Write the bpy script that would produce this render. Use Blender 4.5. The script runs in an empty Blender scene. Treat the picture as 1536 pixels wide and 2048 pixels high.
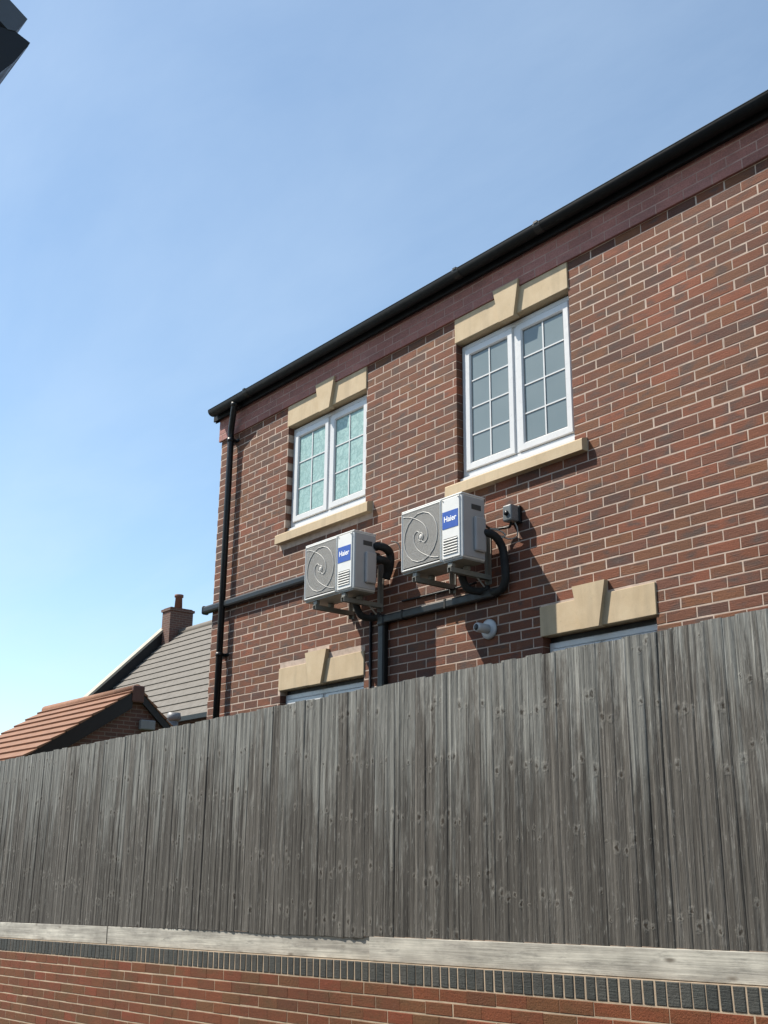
import bpy, bmesh, math, random
from mathutils import Vector, Matrix, Euler
R = math.radians
random.seed(7)
scene = bpy.context.scene
COL = scene.collection
OZ = 5.86                       # height of the calibration course above the lower ground

# ------------------------------------------------------------------ camera
F_PX, YAW, PITCH, ROLL = 2244.27, 0.894372, 0.301740, 0.0100635
CAM = Vector((4.04043, -5.86925, -4.28999 + OZ))
fw = Vector((-math.sin(YAW) * math.cos(PITCH), math.cos(YAW) * math.cos(PITCH), math.sin(PITCH)))
rt = Vector((math.cos(YAW), math.sin(YAW), 0.0))
up = rt.cross(fw)
rt2 = math.cos(ROLL) * rt + math.sin(ROLL) * up
up2 = -math.sin(ROLL) * rt + math.cos(ROLL) * up
cam_data = bpy.data.cameras.new('camera')
cam_data.sensor_fit = 'VERTICAL'
cam_data.sensor_height = 36.0
cam_data.sensor_width = 27.0
cam_data.lens = F_PX / 2048.0 * 36.0
cam_data.clip_start = 0.05
cam_data.clip_end = 3000.0
cam = bpy.data.objects.new('camera', cam_data)
m = Matrix((rt2, up2, -fw)).transposed().to_4x4()
m.translation = CAM
cam.matrix_world = m
COL.objects.link(cam)
scene.camera = cam

def to_px(p):
    d = Vector(p) - CAM
    z = d.dot(fw)
    if z < 0.05:
        return None
    return (768 + F_PX * d.dot(rt2) / z, 1024 - F_PX * d.dot(up2) / z)

# ------------------------------------------------------------------ sky, sun, exposure
SUN_TO = Vector((-1.28, -1.0, 2.0)).normalized()          # direction towards the sun
sun_el = math.asin(SUN_TO.z)
sun_az = math.atan2(SUN_TO.x, SUN_TO.y)                     # clockwise from +Y
world = bpy.data.worlds.new('World')
scene.world = world
world.use_nodes = True
wn, wl = world.node_tree.nodes, world.node_tree.links
wn.clear()
w_out = wn.new('ShaderNodeOutputWorld')
w_bg = wn.new('ShaderNodeBackground')
w_bg.inputs['Strength'].default_value = 0.117
sky = wn.new('ShaderNodeTexSky')
sky.sky_type = 'NISHITA'
sky.sun_disc = False
sky.sun_elevation = sun_el
sky.sun_rotation = sun_az
sky.air_density = 1.0
sky.dust_density = 0.25
sky.ozone_density = 0.9
# thin high cloud: streaked noise laid out on a plane far overhead
w_tc = wn.new('ShaderNodeTexCoord')
w_sep = wn.new('ShaderNodeSeparateXYZ')
wl.new(w_tc.outputs['Generated'], w_sep.inputs[0])
def wmath(op, a, b=None, clamp=False):
    n = wn.new('ShaderNodeMath'); n.operation = op; n.use_clamp = clamp
    for i, v in enumerate((a, b)):
        if v is None: continue
        if isinstance(v, (int, float)): n.inputs[i].default_value = v
        else: wl.new(v, n.inputs[i])
    return n.outputs[0]
zc = wmath('ADD', wmath('MAXIMUM', w_sep.outputs[2], 0.0), 0.12)
w_cmb = wn.new('ShaderNodeCombineXYZ')
wl.new(wmath('DIVIDE', w_sep.outputs[0], zc), w_cmb.inputs[0])
wl.new(wmath('DIVIDE', w_sep.outputs[1], zc), w_cmb.inputs[1])
w_map = wn.new('ShaderNodeMapping')
w_map.inputs['Rotation'].default_value = (0, 0, R(38))
w_map.inputs['Scale'].default_value = (0.55, 1.5, 1.0)
wl.new(w_cmb.outputs[0], w_map.inputs[0])
w_n1 = wn.new('ShaderNodeTexNoise'); w_n1.inputs['Scale'].default_value = 1.3
w_n1.inputs['Detail'].default_value = 8; w_n1.inputs['Roughness'].default_value = 0.58
w_n1.inputs['Distortion'].default_value = 0.25
wl.new(w_map.outputs[0], w_n1.inputs['Vector'])
w_r1 = wn.new('ShaderNodeValToRGB')
w_r1.color_ramp.elements[0].position = 0.42; w_r1.color_ramp.elements[1].position = 0.78
w_r1.color_ramp.elements[0].color = (0.10, 0.10, 0.10, 1); w_r1.color_ramp.elements[1].color = (0.40, 0.40, 0.40, 1)
wl.new(w_n1.outputs['Fac'], w_r1.inputs[0])
w_mix = wn.new('ShaderNodeMixRGB')
w_mix.inputs['Color2'].default_value = (4.0, 4.9, 5.9, 1)
wl.new(w_r1.outputs[0], w_mix.inputs['Fac'])
w_tint = wn.new('ShaderNodeMixRGB'); w_tint.blend_type = 'MULTIPLY'      # slightly cyan summer air
w_tint.inputs['Fac'].default_value = 1.0
w_tint.inputs['Color2'].default_value = (0.92, 0.995, 0.975, 1)
wl.new(sky.outputs[0], w_tint.inputs['Color1'])
wl.new(w_tint.outputs[0], w_mix.inputs['Color1'])
wl.new(w_mix.outputs[0], w_bg.inputs['Color'])
wl.new(w_bg.outputs[0], w_out.inputs['Surface'])

sun_data = bpy.data.lights.new('sun', 'SUN')
sun_data.energy = 5.0
sun_data.angle = R(0.53)
sun_data.color = (1.0, 0.93, 0.82)
sun = bpy.data.objects.new('sun', sun_data)
sun.rotation_euler = SUN_TO.to_track_quat('Z', 'Y').to_euler()
sun.location = (-20, -20, 40)
COL.objects.link(sun)

vs = scene.view_settings
vs.view_transform = 'Standard'
vs.look = 'None'
vs.gamma = 1.0
vs.use_curve_mapping = False
vs.exposure = 0.72

# ------------------------------------------------------------------ helpers
def tag(o, label=None, cat=None, group=None, kind=None):
    if label: o['label'] = label
    if cat: o['category'] = cat
    if group: o['group'] = group
    if kind: o['kind'] = kind
    return o

def empty(name, loc=(0, 0, 0), rot=(0, 0, 0), parent=None):
    o = bpy.data.objects.new(name, None)
    o.location = loc
    o.rotation_euler = rot
    o.empty_display_size = 0.2
    COL.objects.link(o)
    if parent: o.parent = parent
    return o

def link_mesh(name, me, parent=None, loc=(0, 0, 0), rot=(0, 0, 0)):
    o = bpy.data.objects.new(name, me)
    o.location = loc
    o.rotation_euler = rot
    COL.objects.link(o)
    if parent: o.parent = parent
    return o

class MB:
    """Collects vertices and faces; build() links them as one mesh object."""
    def __init__(self):
        self.v, self.f, self.mi, self.sm, self.tone = [], [], [], [], []
        self.mat, self.smooth, self.t = 0, False, 0.5
    def add(self, verts, faces):
        b = len(self.v)
        self.v += [tuple(p) for p in verts]
        for f in faces:
            self.f.append(tuple(b + i for i in f)); self.mi.append(self.mat)
            self.sm.append(self.smooth); self.tone.append(self.t)
    def box(self, x0, x1, y0, y1, z0, z1, skip=()):
        vs_ = [(x0, y0, z0), (x1, y0, z0), (x1, y1, z0), (x0, y1, z0), (x0, y0, z1), (x1, y0, z1), (x1, y1, z1), (x0, y1, z1)]
        fs = {'b': (0, 3, 2, 1), 't': (4, 5, 6, 7), 'f': (0, 1, 5, 4), 'r': (1, 2, 6, 5), 'k': (2, 3, 7, 6), 'l': (3, 0, 4, 7)}
        self.add(vs_, [f for k, f in fs.items() if k not in skip])
    def cbox(self, x0, x1, y0, y1, z0, z1, c):
        """box with all edges chamfered by c"""
        bm = bmesh.new()
        bmesh.ops.create_cube(bm, size=1.0)
        for v in bm.verts:
            v.co = Vector(((x0 + x1) / 2 + v.co.x * (x1 - x0), (y0 + y1) / 2 + v.co.y * (y1 - y0), (z0 + z1) / 2 + v.co.z * (z1 - z0)))
        bmesh.ops.bevel(bm, geom=list(bm.edges), offset=c, segments=2, profile=0.5, affect='EDGES')
        bm.verts.index_update()
        self.add([v.co for v in bm.verts], [[v.index for v in f.verts] for f in bm.faces])
        bm.free()
    def prism(self, prof, axis, a, b, cap=True):
        """profile (closed polygon of 2-D points) swept along an axis from a to b"""
        def P(p, t):
            if axis == 'x': return (t, p[0], p[1])
            if axis == 'y': return (p[0], t, p[1])
            return (p[0], p[1], t)
        n = len(prof)
        vs_ = [P(p, a) for p in prof] + [P(p, b) for p in prof]
        fs = [(i, (i + 1) % n, n + (i + 1) % n, n + i) for i in range(n)]
        if cap: fs += [tuple(range(n - 1, -1, -1)), tuple(range(n, 2 * n))]
        self.add(vs_, fs)
    def tube(self, pts, r, seg=10, cap=True):
        pts = [Vector(p) for p in pts]
        rad = r if isinstance(r, (list, tuple)) else [r] * len(pts)
        t = (pts[1] - pts[0]).normalized()
        nrm = t.orthogonal().normalized()
        rings, vs_ = [], []
        for i, p in enumerate(pts):
            d = (pts[min(i + 1, len(pts) - 1)] - pts[max(i - 1, 0)]).normalized()
            nrm = (nrm - d * nrm.dot(d)).normalized()
            bi = d.cross(nrm)
            rings.append(len(vs_))
            for k in range(seg):
                a = 2 * math.pi * k / seg
                vs_.append(p + (nrm * math.cos(a) + bi * math.sin(a)) * rad[i])
        fs = []
        for i in range(len(pts) - 1):
            for k in range(seg):
                fs.append((rings[i] + k, rings[i] + (k + 1) % seg, rings[i + 1] + (k + 1) % seg, rings[i + 1] + k))
        if cap:
            fs.append(tuple(range(seg - 1, -1, -1)))
            fs.append(tuple(rings[-1] + k for k in range(seg)))
        self.add(vs_, fs)
    def mesh(self, name, mats, fix=True):
        me = bpy.data.meshes.new(name)
        me.from_pydata(self.v, [], self.f)
        for mt in (mats if isinstance(mats, (list, tuple)) else [mats]): me.materials.append(mt)
        me.polygons.foreach_set('material_index', self.mi)
        me.polygons.foreach_set('use_smooth', self.sm)
        at = me.attributes.new('tone', 'FLOAT', 'FACE')
        at.data.foreach_set('value', self.tone)
        if fix:
            bm = bmesh.new(); bm.from_mesh(me)
            bmesh.ops.recalc_face_normals(bm, faces=bm.faces)
            bm.to_mesh(me); bm.free()
        me.update()
        return me
    def build(self, name, mats, parent=None, loc=(0, 0, 0), rot=(0, 0, 0), fix=True):
        return link_mesh(name, self.mesh(name, mats, fix), parent, loc, rot)

def arc(c, r, a0, a1, n):
    return [(c[0] + r * math.cos(R(a0 + (a1 - a0) * i / n)), c[1] + r * math.sin(R(a0 + (a1 - a0) * i / n))) for i in range(n + 1)]

def smooth_path(pts, n=6):
    """Catmull-Rom through the points"""
    P = [Vector(p) for p in pts]
    P = [P[0] * 2 - P[1]] + P + [P[-1] * 2 - P[-2]]
    out = []
    for i in range(1, len(P) - 2):
        for k in range(n):
            t = k / n
            a, b, c, d = P[i - 1], P[i], P[i + 1], P[i + 2]
            out.append(0.5 * ((2 * b) + (c - a) * t + (2 * a - 5 * b + 4 * c - d) * t * t + (3 * b - a - 3 * c + d) * t ** 3))
    out.append(P[-2])
    return out

def bend_path(pts, r, n=5):
    """polyline with rounded corners of radius r"""
    P = [Vector(p) for p in pts]
    out = [P[0]]
    for i in range(1, len(P) - 1):
        a, b, c = P[i - 1], P[i], P[i + 1]
        u, w = (a - b), (c - b)
        k = min(r, u.length * 0.48, w.length * 0.48)
        p0, p1 = b + u.normalized() * k, b + w.normalized() * k
        for j in range(n + 1):
            t = j / n
            out.append((1 - t) ** 2 * p0 + 2 * t * (1 - t) * b + t * t * p1)
    out.append(P[-1])
    return out

# ------------------------------------------------------------------ materials
class NT:
    def __init__(self, name):
        self.m = bpy.data.materials.new(name)
        self.m.use_nodes = True
        self.n, self.l = self.m.node_tree.nodes, self.m.node_tree.links
        self.b = self.n['Principled BSDF']
        self.out = self.n['Material Output']
    def new(self, t, **kw):
        nd = self.n.new(t)
        for k, v in kw.items():
            if hasattr(nd, k): setattr(nd, k, v)
        return nd
    def set(self, sock, v):
        if hasattr(v, 'is_output') or isinstance(v, bpy.types.NodeSocket): self.l.new(v, sock)
        else: sock.default_value = v
    def obj(self, offset=False):
        tc = self.new('ShaderNodeTexCoord')
        if not offset: return tc.outputs['Object']
        oi = self.new('ShaderNodeObjectInfo')
        va = self.new('ShaderNodeVectorMath', operation='MULTIPLY_ADD')
        self.l.new(oi.outputs['Random'], va.inputs[0])
        va.inputs[1].default_value = (37.0, 91.0, 53.0)
        self.l.new(tc.outputs['Object'], va.inputs[2])
        return va.outputs[0]
    def pos(self):
        return self.new('ShaderNodeNewGeometry').outputs['Position']
    def map(self, vec, scale=(1, 1, 1), rot=(0, 0, 0), loc=(0, 0, 0)):
        mp = self.new('ShaderNodeMapping')
        mp.inputs['Scale'].default_value = scale; mp.inputs['Rotation'].default_value = rot; mp.inputs['Location'].default_value = loc
        self.l.new(vec, mp.inputs[0])
        return mp.outputs[0]
    def noise(self, vec, scale=5.0, detail=4.0, rough=0.55, dist=0.0):
        nz = self.new('ShaderNodeTexNoise')
        nz.inputs['Scale'].default_value = scale; nz.inputs['Detail'].default_value = detail
        nz.inputs['Roughness'].default_value = rough; nz.inputs['Distortion'].default_value = dist
        self.l.new(vec, nz.inputs['Vector'])
        return nz.outputs['Fac']
    def ramp(self, fac, stops, interp='LINEAR'):
        r = self.new('ShaderNodeValToRGB')
        cr = r.color_ramp; cr.interpolation = interp
        while len(cr.elements) < len(stops): cr.elements.new(0.5)
        for e, (p, c) in zip(cr.elements, stops):
            e.position = p
            e.color = (c, c, c, 1) if isinstance(c, (int, float)) else (*c, 1)
        self.l.new(fac, r.inputs[0])
        return r.outputs[0]
    def mixc(self, fac, a, b, blend='MIX'):
        mx = self.new('ShaderNodeMixRGB', blend_type=blend)
        for s, v in zip(mx.inputs, (fac, a, b)):
            if isinstance(v, tuple): v = (*v, 1) if len(v) == 3 else v
            self.set(s, v)
        return mx.outputs[0]
    def math(self, op, a, b=0.0, c=None, clamp=False):
        mt = self.new('ShaderNodeMath', operation=op, use_clamp=clamp)
        self.set(mt.inputs[0], a); self.set(mt.inputs[1], b)
        if c is not None: self.set(mt.inputs[2], c)
        return mt.outputs[0]
    def attr(self, name):
        a = self.new('ShaderNodeAttribute'); a.attribute_name = name
        return a.outputs['Fac']
    def bump(self, h, strength=0.3, dist=0.01):
        b = self.new('ShaderNodeBump')
        b.inputs['Strength'].default_value = strength; b.inputs['Distance'].default_value = dist
        self.l.new(h, b.inputs['Height'])
        self.l.new(b.outputs[0], self.b.inputs['Normal'])
    def fin(self, color, rough=0.7, metal=0.0, spec=None):
        if isinstance(color, tuple): color = (*color, 1) if len(color) == 3 else color
        self.set(self.b.inputs['Base Color'], color)
        self.set(self.b.inputs['Roughness'], rough)
        self.b.inputs['Metallic'].default_value = metal
        if spec is not None: self.b.inputs['Specular IOR Level'].default_value = spec
        return self.m

def mat_brick(name, stops, patch, patch_amt, dragged=0.9):
    t = NT(name)
    g = t.pos()
    base = t.ramp(t.attr('tone'), stops)
    blot = t.noise(t.map(g, (6.0, 6.0, 14.0)), 1.0, 3, 0.5)
    pf = t.math('MULTIPLY', t.ramp(blot, [(0.50, 0.0), (0.68, 1.0)]), patch_amt)
    c = t.mixc(pf, base, patch)
    fine = t.noise(g, 95.0, 4, 0.65)
    c = t.mixc(1.0, c, t.ramp(fine, [(0.25, 0.72), (0.75, 1.26)]), 'MULTIPLY')
    drag = t.noise(t.map(g, (9.0, 9.0, 160.0)), 1.0, 3, 0.6)
    c = t.mixc(0.65 * dragged, c, t.ramp(drag, [(0.3, 0.8), (0.7, 1.15)]), 'MULTIPLY')
    dirt = t.noise(t.map(g, (1.1, 1.1, 0.7)), 1.0, 5, 0.65, 0.3)
    c = t.mixc(1.0, c, t.ramp(dirt, [(0.3, 0.80), (0.7, 1.16)]), 'MULTIPLY')
    eff = t.noise(t.map(g, (7.0, 7.0, 5.0)), 1.0, 6, 0.7)
    c = t.mixc(t.ramp(eff, [(0.62, 0.0), (0.80, 0.30)]), c, (0.26, 0.22, 0.19))
    t.bump(t.math('ADD', fine, t.math('MULTIPLY', drag, dragged)), 0.8, 0.005)
    return t.fin(c, 0.82, spec=0.35)

M = {}
M['brick'] = mat_brick('house_brick', [(0.0, (0.088, 0.037, 0.025)), (0.20, (0.162, 0.054, 0.026)), (0.40, (0.118, 0.049, 0.028)),
                                       (0.58, (0.170, 0.068, 0.030)), (0.74, (0.100, 0.046, 0.030)), (0.88, (0.200, 0.062, 0.030)), (1.0, (0.078, 0.044, 0.034))],
                       (0.068, 0.047, 0.040), 0.8)
M['corbel_brick'] = mat_brick('eaves_brick', [(0.0, (0.270, 0.122, 0.104)), (0.5, (0.325, 0.142, 0.120)), (1.0, (0.295, 0.142, 0.126))], (0.205, 0.106, 0.092), 0.4)
M['wall_brick'] = mat_brick('boundary_brick', [(0.0, (0.098, 0.034, 0.013)), (0.3, (0.150, 0.041, 0.014)), (0.55, (0.112, 0.047, 0.016)),
                                               (0.8, (0.158, 0.038, 0.014)), (1.0, (0.100, 0.038, 0.014))], (0.088, 0.046, 0.016), 0.5, 0.25)
M['coping'] = mat_brick('engineering_brick', [(0.0, (0.034, 0.038, 0.036)), (0.5, (0.046, 0.050, 0.046)), (1.0, (0.058, 0.058, 0.052))], (0.038, 0.036, 0.033), 0.4)

def mat_mortar(name, col):
    t = NT(name); g = t.pos()
    n = t.noise(g, 14.0, 5, 0.6)
    f = t.noise(g, 260.0, 3, 0.6)
    c = t.mixc(1.0, col, t.ramp(n, [(0.3, 0.72), (0.7, 1.12)]), 'MULTIPLY')
    c = t.mixc(1.0, c, t.ramp(t.noise(g, 1.3, 5, 0.65), [(0.3, 0.78), (0.7, 1.15)]), 'MULTIPLY')
    t.bump(f, 0.4, 0.002)
    return t.fin(c, 0.95)
M['mortar'] = mat_mortar('house_mortar', (0.46, 0.360, 0.295))
M['corbel_mortar'] = mat_mortar('eaves_mortar', (0.36, 0.235, 0.20))
M['mortar2'] = mat_mortar('boundary_mortar', (0.40, 0.31, 0.22))

def mat_stone():
    t = NT('cast_stone'); g = t.pos()
    n = t.noise(g, 5.0, 5, 0.6); f = t.noise(g, 150.0, 3, 0.6)
    c = t.ramp(n, [(0.3, (0.41, 0.315, 0.195)), (0.5, (0.45, 0.35, 0.225)), (0.7, (0.48, 0.385, 0.255))])
    c = t.mixc(0.5, c, t.ramp(f, [(0.3, 0.88), (0.7, 1.08)]), 'MULTIPLY')
    st = t.noise(t.map(g, (9, 9, 1.2)), 1.0, 4, 0.6)
    c = t.mixc(t.ramp(st, [(0.50, 0.0), (0.78, 0.45)]), c, (0.24, 0.195, 0.13))
    sp = t.noise(g, 34.0, 4, 0.65)
    c = t.mixc(t.ramp(sp, [(0.62, 0.0), (0.76, 0.35)]), c, (0.22, 0.19, 0.14))
    t.bump(f, 0.25, 0.002)
    return t.fin(c, 0.85)
M['stone'] = mat_stone()

def mat_simple(name, col, rough=0.5, metal=0.0, var=0.12, scale=9.0, spec=None, bump=0.0):
    t = NT(name); g = t.pos()
    n = t.noise(g, scale, 5, 0.6)
    c = t.mixc(1.0, col, t.ramp(n, [(0.25, 1.0 - var), (0.75, 1.0 + var)]), 'MULTIPLY')
    r = t.ramp(t.noise(g, scale * 3, 3), [(0.3, max(0.03, rough - 0.08)), (0.7, min(1.0, rough + 0.08))])
    if bump: t.bump(t.noise(g, 180.0, 3), bump, 0.002)
    return t.fin(c, r, metal, spec)
M['upvc'] = mat_simple('white_upvc', (0.585, 0.59, 0.59), 0.32, var=0.03)
M['gasket'] = mat_simple('black_gasket', (0.02, 0.02, 0.022), 0.6)
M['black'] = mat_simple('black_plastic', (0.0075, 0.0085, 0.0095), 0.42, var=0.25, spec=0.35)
M['gutter'] = mat_simple('black_gutter', (0.0075, 0.0085, 0.0095), 0.62, var=0.3, spec=0.15)
M['lagging'] = mat_simple('black_foam_lagging', (0.010, 0.011, 0.011), 0.75, var=0.25)
M['ac_white'] = mat_simple('painted_steel_white', (0.660, 0.660, 0.635), 0.38, var=0.05)
M['ac_shaded'] = mat_simple('painted_steel_shaded', (0.360, 0.360, 0.360), 0.45, var=0.06)  # white casing steel darkened, shade on the unit's end put into the colour
M['ac_grey'] = mat_simple('grille_plastic', (0.420, 0.410, 0.385), 0.5, var=0.05)
M['ac_dark'] = mat_simple('fan_cavity', (0.050, 0.050, 0.048), 0.7)
M['ac_blade'] = mat_simple('fan_blade_plastic', (0.22, 0.22, 0.215), 0.5)
M['badge'] = mat_simple('blue_badge', (0.030, 0.085, 0.36), 0.35, var=0.04)
M['badge_text'] = mat_simple('badge_lettering', (0.85, 0.86, 0.88), 0.4, var=0.02)
M['bracket'] = mat_simple('bracket_paint', (0.210, 0.205, 0.180), 0.5, var=0.12)
M['white_plastic'] = mat_simple('white_plastic', (0.480, 0.500, 0.520), 0.35, var=0.06)
M['grey_box'] = mat_simple('grey_isolator_plastic', (0.150, 0.165, 0.17), 0.28, var=0.1)
M['cable_pale'] = mat_simple('pale_cable', (0.330, 0.310, 0.270), 0.5)
M['grey_roof'] = mat_simple('grey_concrete_tile', (0.125, 0.112, 0.095), 0.85, var=0.14, scale=3.0, bump=0.2)
M['orange_roof'] = mat_simple('terracotta_tile', (0.205, 0.095, 0.050), 0.85, var=0.2, scale=4.0, bump=0.2)
M['ridge_brown'] = mat_simple('ridge_tile_brown', (0.100, 0.045, 0.034), 0.8)
M['slate'] = mat_simple('dark_roof_tile', (0.10, 0.10, 0.105), 0.7, var=0.2)
M['eaves_grey'] = mat_simple('grey_verge_plastic', (0.060, 0.072, 0.088), 0.5)
M['clay'] = mat_simple('clay_pot', (0.160, 0.070, 0.048), 0.8)
M['pale_stone'] = mat_simple('verge_coping_stone', (0.400, 0.360, 0.290), 0.85, var=0.1)
M['grey_paint'] = mat_simple('grey_painted_metal', (0.180, 0.185, 0.190), 0.5)
M['ground'] = mat_simple('paving_ground', (0.120, 0.110, 0.100), 0.9, var=0.25, scale=2.0)
M['turf'] = mat_simple('rough_grass', (0.055, 0.085, 0.03), 0.95, var=0.4, scale=4.0)
M['plaster'] = mat_simple('inner_dark', (0.05, 0.05, 0.05), 0.9)

def mat_brick_far(name, c1, c2, mort):
    t = NT(name); g = t.pos()
    br = t.new('ShaderNodeTexBrick')
    sep = t.new('ShaderNodeSeparateXYZ'); t.l.new(g, sep.inputs[0])
    cm = t.new('ShaderNodeCombineXYZ')
    t.l.new(t.math('ADD', sep.outputs[0], sep.outputs[1]), cm.inputs[0]); t.l.new(sep.outputs[2], cm.inputs[1])
    t.l.new(cm.outputs[0], br.inputs['Vector'])
    br.inputs['Scale'].default_value = 1.0
    br.inputs['Brick Width'].default_value = 0.235; br.inputs['Row Height'].default_value = 0.075
    br.inputs['Mortar Size'].default_value = 0.008
    br.inputs['Color1'].default_value = (*c1, 1); br.inputs['Color2'].default_value = (*c2, 1); br.inputs['Mortar'].default_value = (*mort, 1)
    c = t.mixc(1.0, br.outputs['Color'], t.ramp(t.noise(g, 60.0, 4), [(0.3, 0.8), (0.7, 1.2)]), 'MULTIPLY')
    return t.fin(c, 0.85)
M['brick_far'] = mat_brick_far('far_brickwork', (0.115, 0.048, 0.033), (0.085, 0.040, 0.030), (0.15, 0.11, 0.09))
M['brick_plain'] = mat_brick_far('gable_brickwork', (0.13, 0.058, 0.038), (0.10, 0.05, 0.038), (0.35, 0.27, 0.23))

def mat_board():
    """weathered feather-edge board: silver-grey crust over browner wood, knots and long grain"""
    t = NT('weathered_board')
    o = t.obj(True)
    g = t.pos()
    oi = t.new('ShaderNodeObjectInfo').outputs['Random']
    grain = t.noise(t.map(o, (120, 120, 1.8)), 1.0, 6, 0.65, 0.3)
    streak = t.noise(t.map(o, (40, 40, 0.7)), 1.0, 3, 0.6, 0.5)
    broad = t.noise(t.map(o, (22, 22, 1.1)), 1.0, 4, 0.6, 0.6)
    patch = t.noise(t.map(o, (14, 14, 2.0)), 1.0, 6, 0.7, 0.6)
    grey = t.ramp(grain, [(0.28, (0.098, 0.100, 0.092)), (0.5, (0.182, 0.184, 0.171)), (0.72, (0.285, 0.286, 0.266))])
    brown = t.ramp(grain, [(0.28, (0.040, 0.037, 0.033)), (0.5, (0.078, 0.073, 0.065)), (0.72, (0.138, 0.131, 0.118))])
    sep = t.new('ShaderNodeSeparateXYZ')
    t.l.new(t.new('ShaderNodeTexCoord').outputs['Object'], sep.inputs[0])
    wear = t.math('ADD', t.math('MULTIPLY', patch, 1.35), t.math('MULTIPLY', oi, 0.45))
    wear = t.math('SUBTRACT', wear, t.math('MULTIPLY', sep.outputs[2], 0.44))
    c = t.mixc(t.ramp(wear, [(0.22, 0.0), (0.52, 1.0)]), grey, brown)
    c = t.mixc(1.0, c, t.ramp(streak, [(0.30, 0.70), (0.5, 0.98), (0.70, 1.40)]), 'MULTIPLY')
    c = t.mixc(1.0, c, t.ramp(broad, [(0.3, 0.78), (0.7, 1.22)]), 'MULTIPLY')
    c = t.mixc(1.0, c, t.ramp(oi, [(0.0, 0.78), (1.0, 1.20)]), 'MULTIPLY')
    # knots line up across neighbouring boards that came off one log
    sp = t.new('ShaderNodeSeparateXYZ'); t.l.new(g, sp.inputs[0])
    px_, pz_ = sp.outputs[0], sp.outputs[2]
    grp = t.new('ShaderNodeTexWhiteNoise'); grp.noise_dimensions = '1D'
    t.l.new(t.math('FLOOR', t.math('DIVIDE', px_, 0.83)), grp.inputs['W'])
    ux = t.math('MULTIPLY', px_, 19.0)
    uz = t.math('MULTIPLY', t.math('ADD', pz_, grp.outputs['Value']), 2.9)
    cell = t.new('ShaderNodeCombineXYZ')
    t.l.new(t.math('FLOOR', ux), cell.inputs[0]); t.l.new(t.math('FLOOR', uz), cell.inputs[1])
    wh_ = t.new('ShaderNodeTexWhiteNoise'); wh_.noise_dimensions = '2D'
    t.l.new(cell.outputs[0], wh_.inputs['Vector'])
    rgb = t.new('ShaderNodeSeparateColor'); t.l.new(wh_.outputs['Color'], rgb.inputs[0])
    wobx = t.math('MULTIPLY', t.math('SUBTRACT', t.noise(g, 60.0, 3), 0.5), 0.034)
    wobz = t.math('MULTIPLY', t.math('SUBTRACT', t.noise(t.map(g, loc=(3, 7, 5)), 45.0, 3), 0.5), 0.045)
    dx = t.math('ADD', t.math('DIVIDE', t.math('SUBTRACT', t.math('SUBTRACT', t.math('FRACT', ux), 0.5), t.math('MULTIPLY', t.math('SUBTRACT', rgb.outputs[0], 0.5), 0.5)), 19.0), wobx)
    dz = t.math('DIVIDE', t.math('SUBTRACT', t.math('SUBTRACT', t.math('FRACT', uz), 0.5), t.math('MULTIPLY', t.math('SUBTRACT', rgb.outputs[1], 0.5), 0.26)), 2.9 * 1.25)
    dz = t.math('ADD', dz, wobz)
    dist = t.math('SQRT', t.math('ADD', t.math('MULTIPLY', dx, dx), t.math('MULTIPLY', dz, dz)))
    rad = t.math('MULTIPLY_ADD', rgb.outputs[2], 0.022, -0.006)
    q = t.math('DIVIDE', dist, t.math('MAXIMUM', rad, 0.0012))
    kd = t.ramp(t.math('MULTIPLY', q, 0.25), [(0.10, 1.0), (0.28, 0.0)])
    halo = t.ramp(t.math('MULTIPLY', q, 0.25), [(0.12, 0.0), (0.34, 1.0), (0.62, 0.0)])
    c = t.mixc(t.math('MULTIPLY', halo, 0.30), c, (0.26, 0.25, 0.225))
    c = t.mixc(t.math('MULTIPLY', kd, t.ramp(grain, [(0.3, 1.0), (0.7, 0.6)])), c, (0.030, 0.023, 0.017))
    h = t.math('ADD', t.math('MULTIPLY', grain, 0.6), t.math('ADD', t.math('MULTIPLY', streak, 1.0), t.math('ADD', t.math('MULTIPLY', halo, 0.26), t.math('MULTIPLY', kd, 0.15))))
    # short pale and dark flecks of raised, splintered grain
    fl = t.noise(t.map(g, (48, 48, 11)), 1.0, 5, 0.7, 0.5)
    c = t.mixc(t.ramp(fl, [(0.57, 0.0), (0.72, 0.48)]), c, (0.30, 0.30, 0.28))
    c = t.mixc(t.ramp(fl, [(0.28, 0.6), (0.40, 0.0)]), c, (0.040, 0.036, 0.031))
    h = t.math('ADD', h, t.math('MULTIPLY', fl, 0.8))
    t.bump(h, 0.9, 0.008)
    return t.fin(c, 0.92, spec=0.2)
M['board'] = mat_board()

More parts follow.
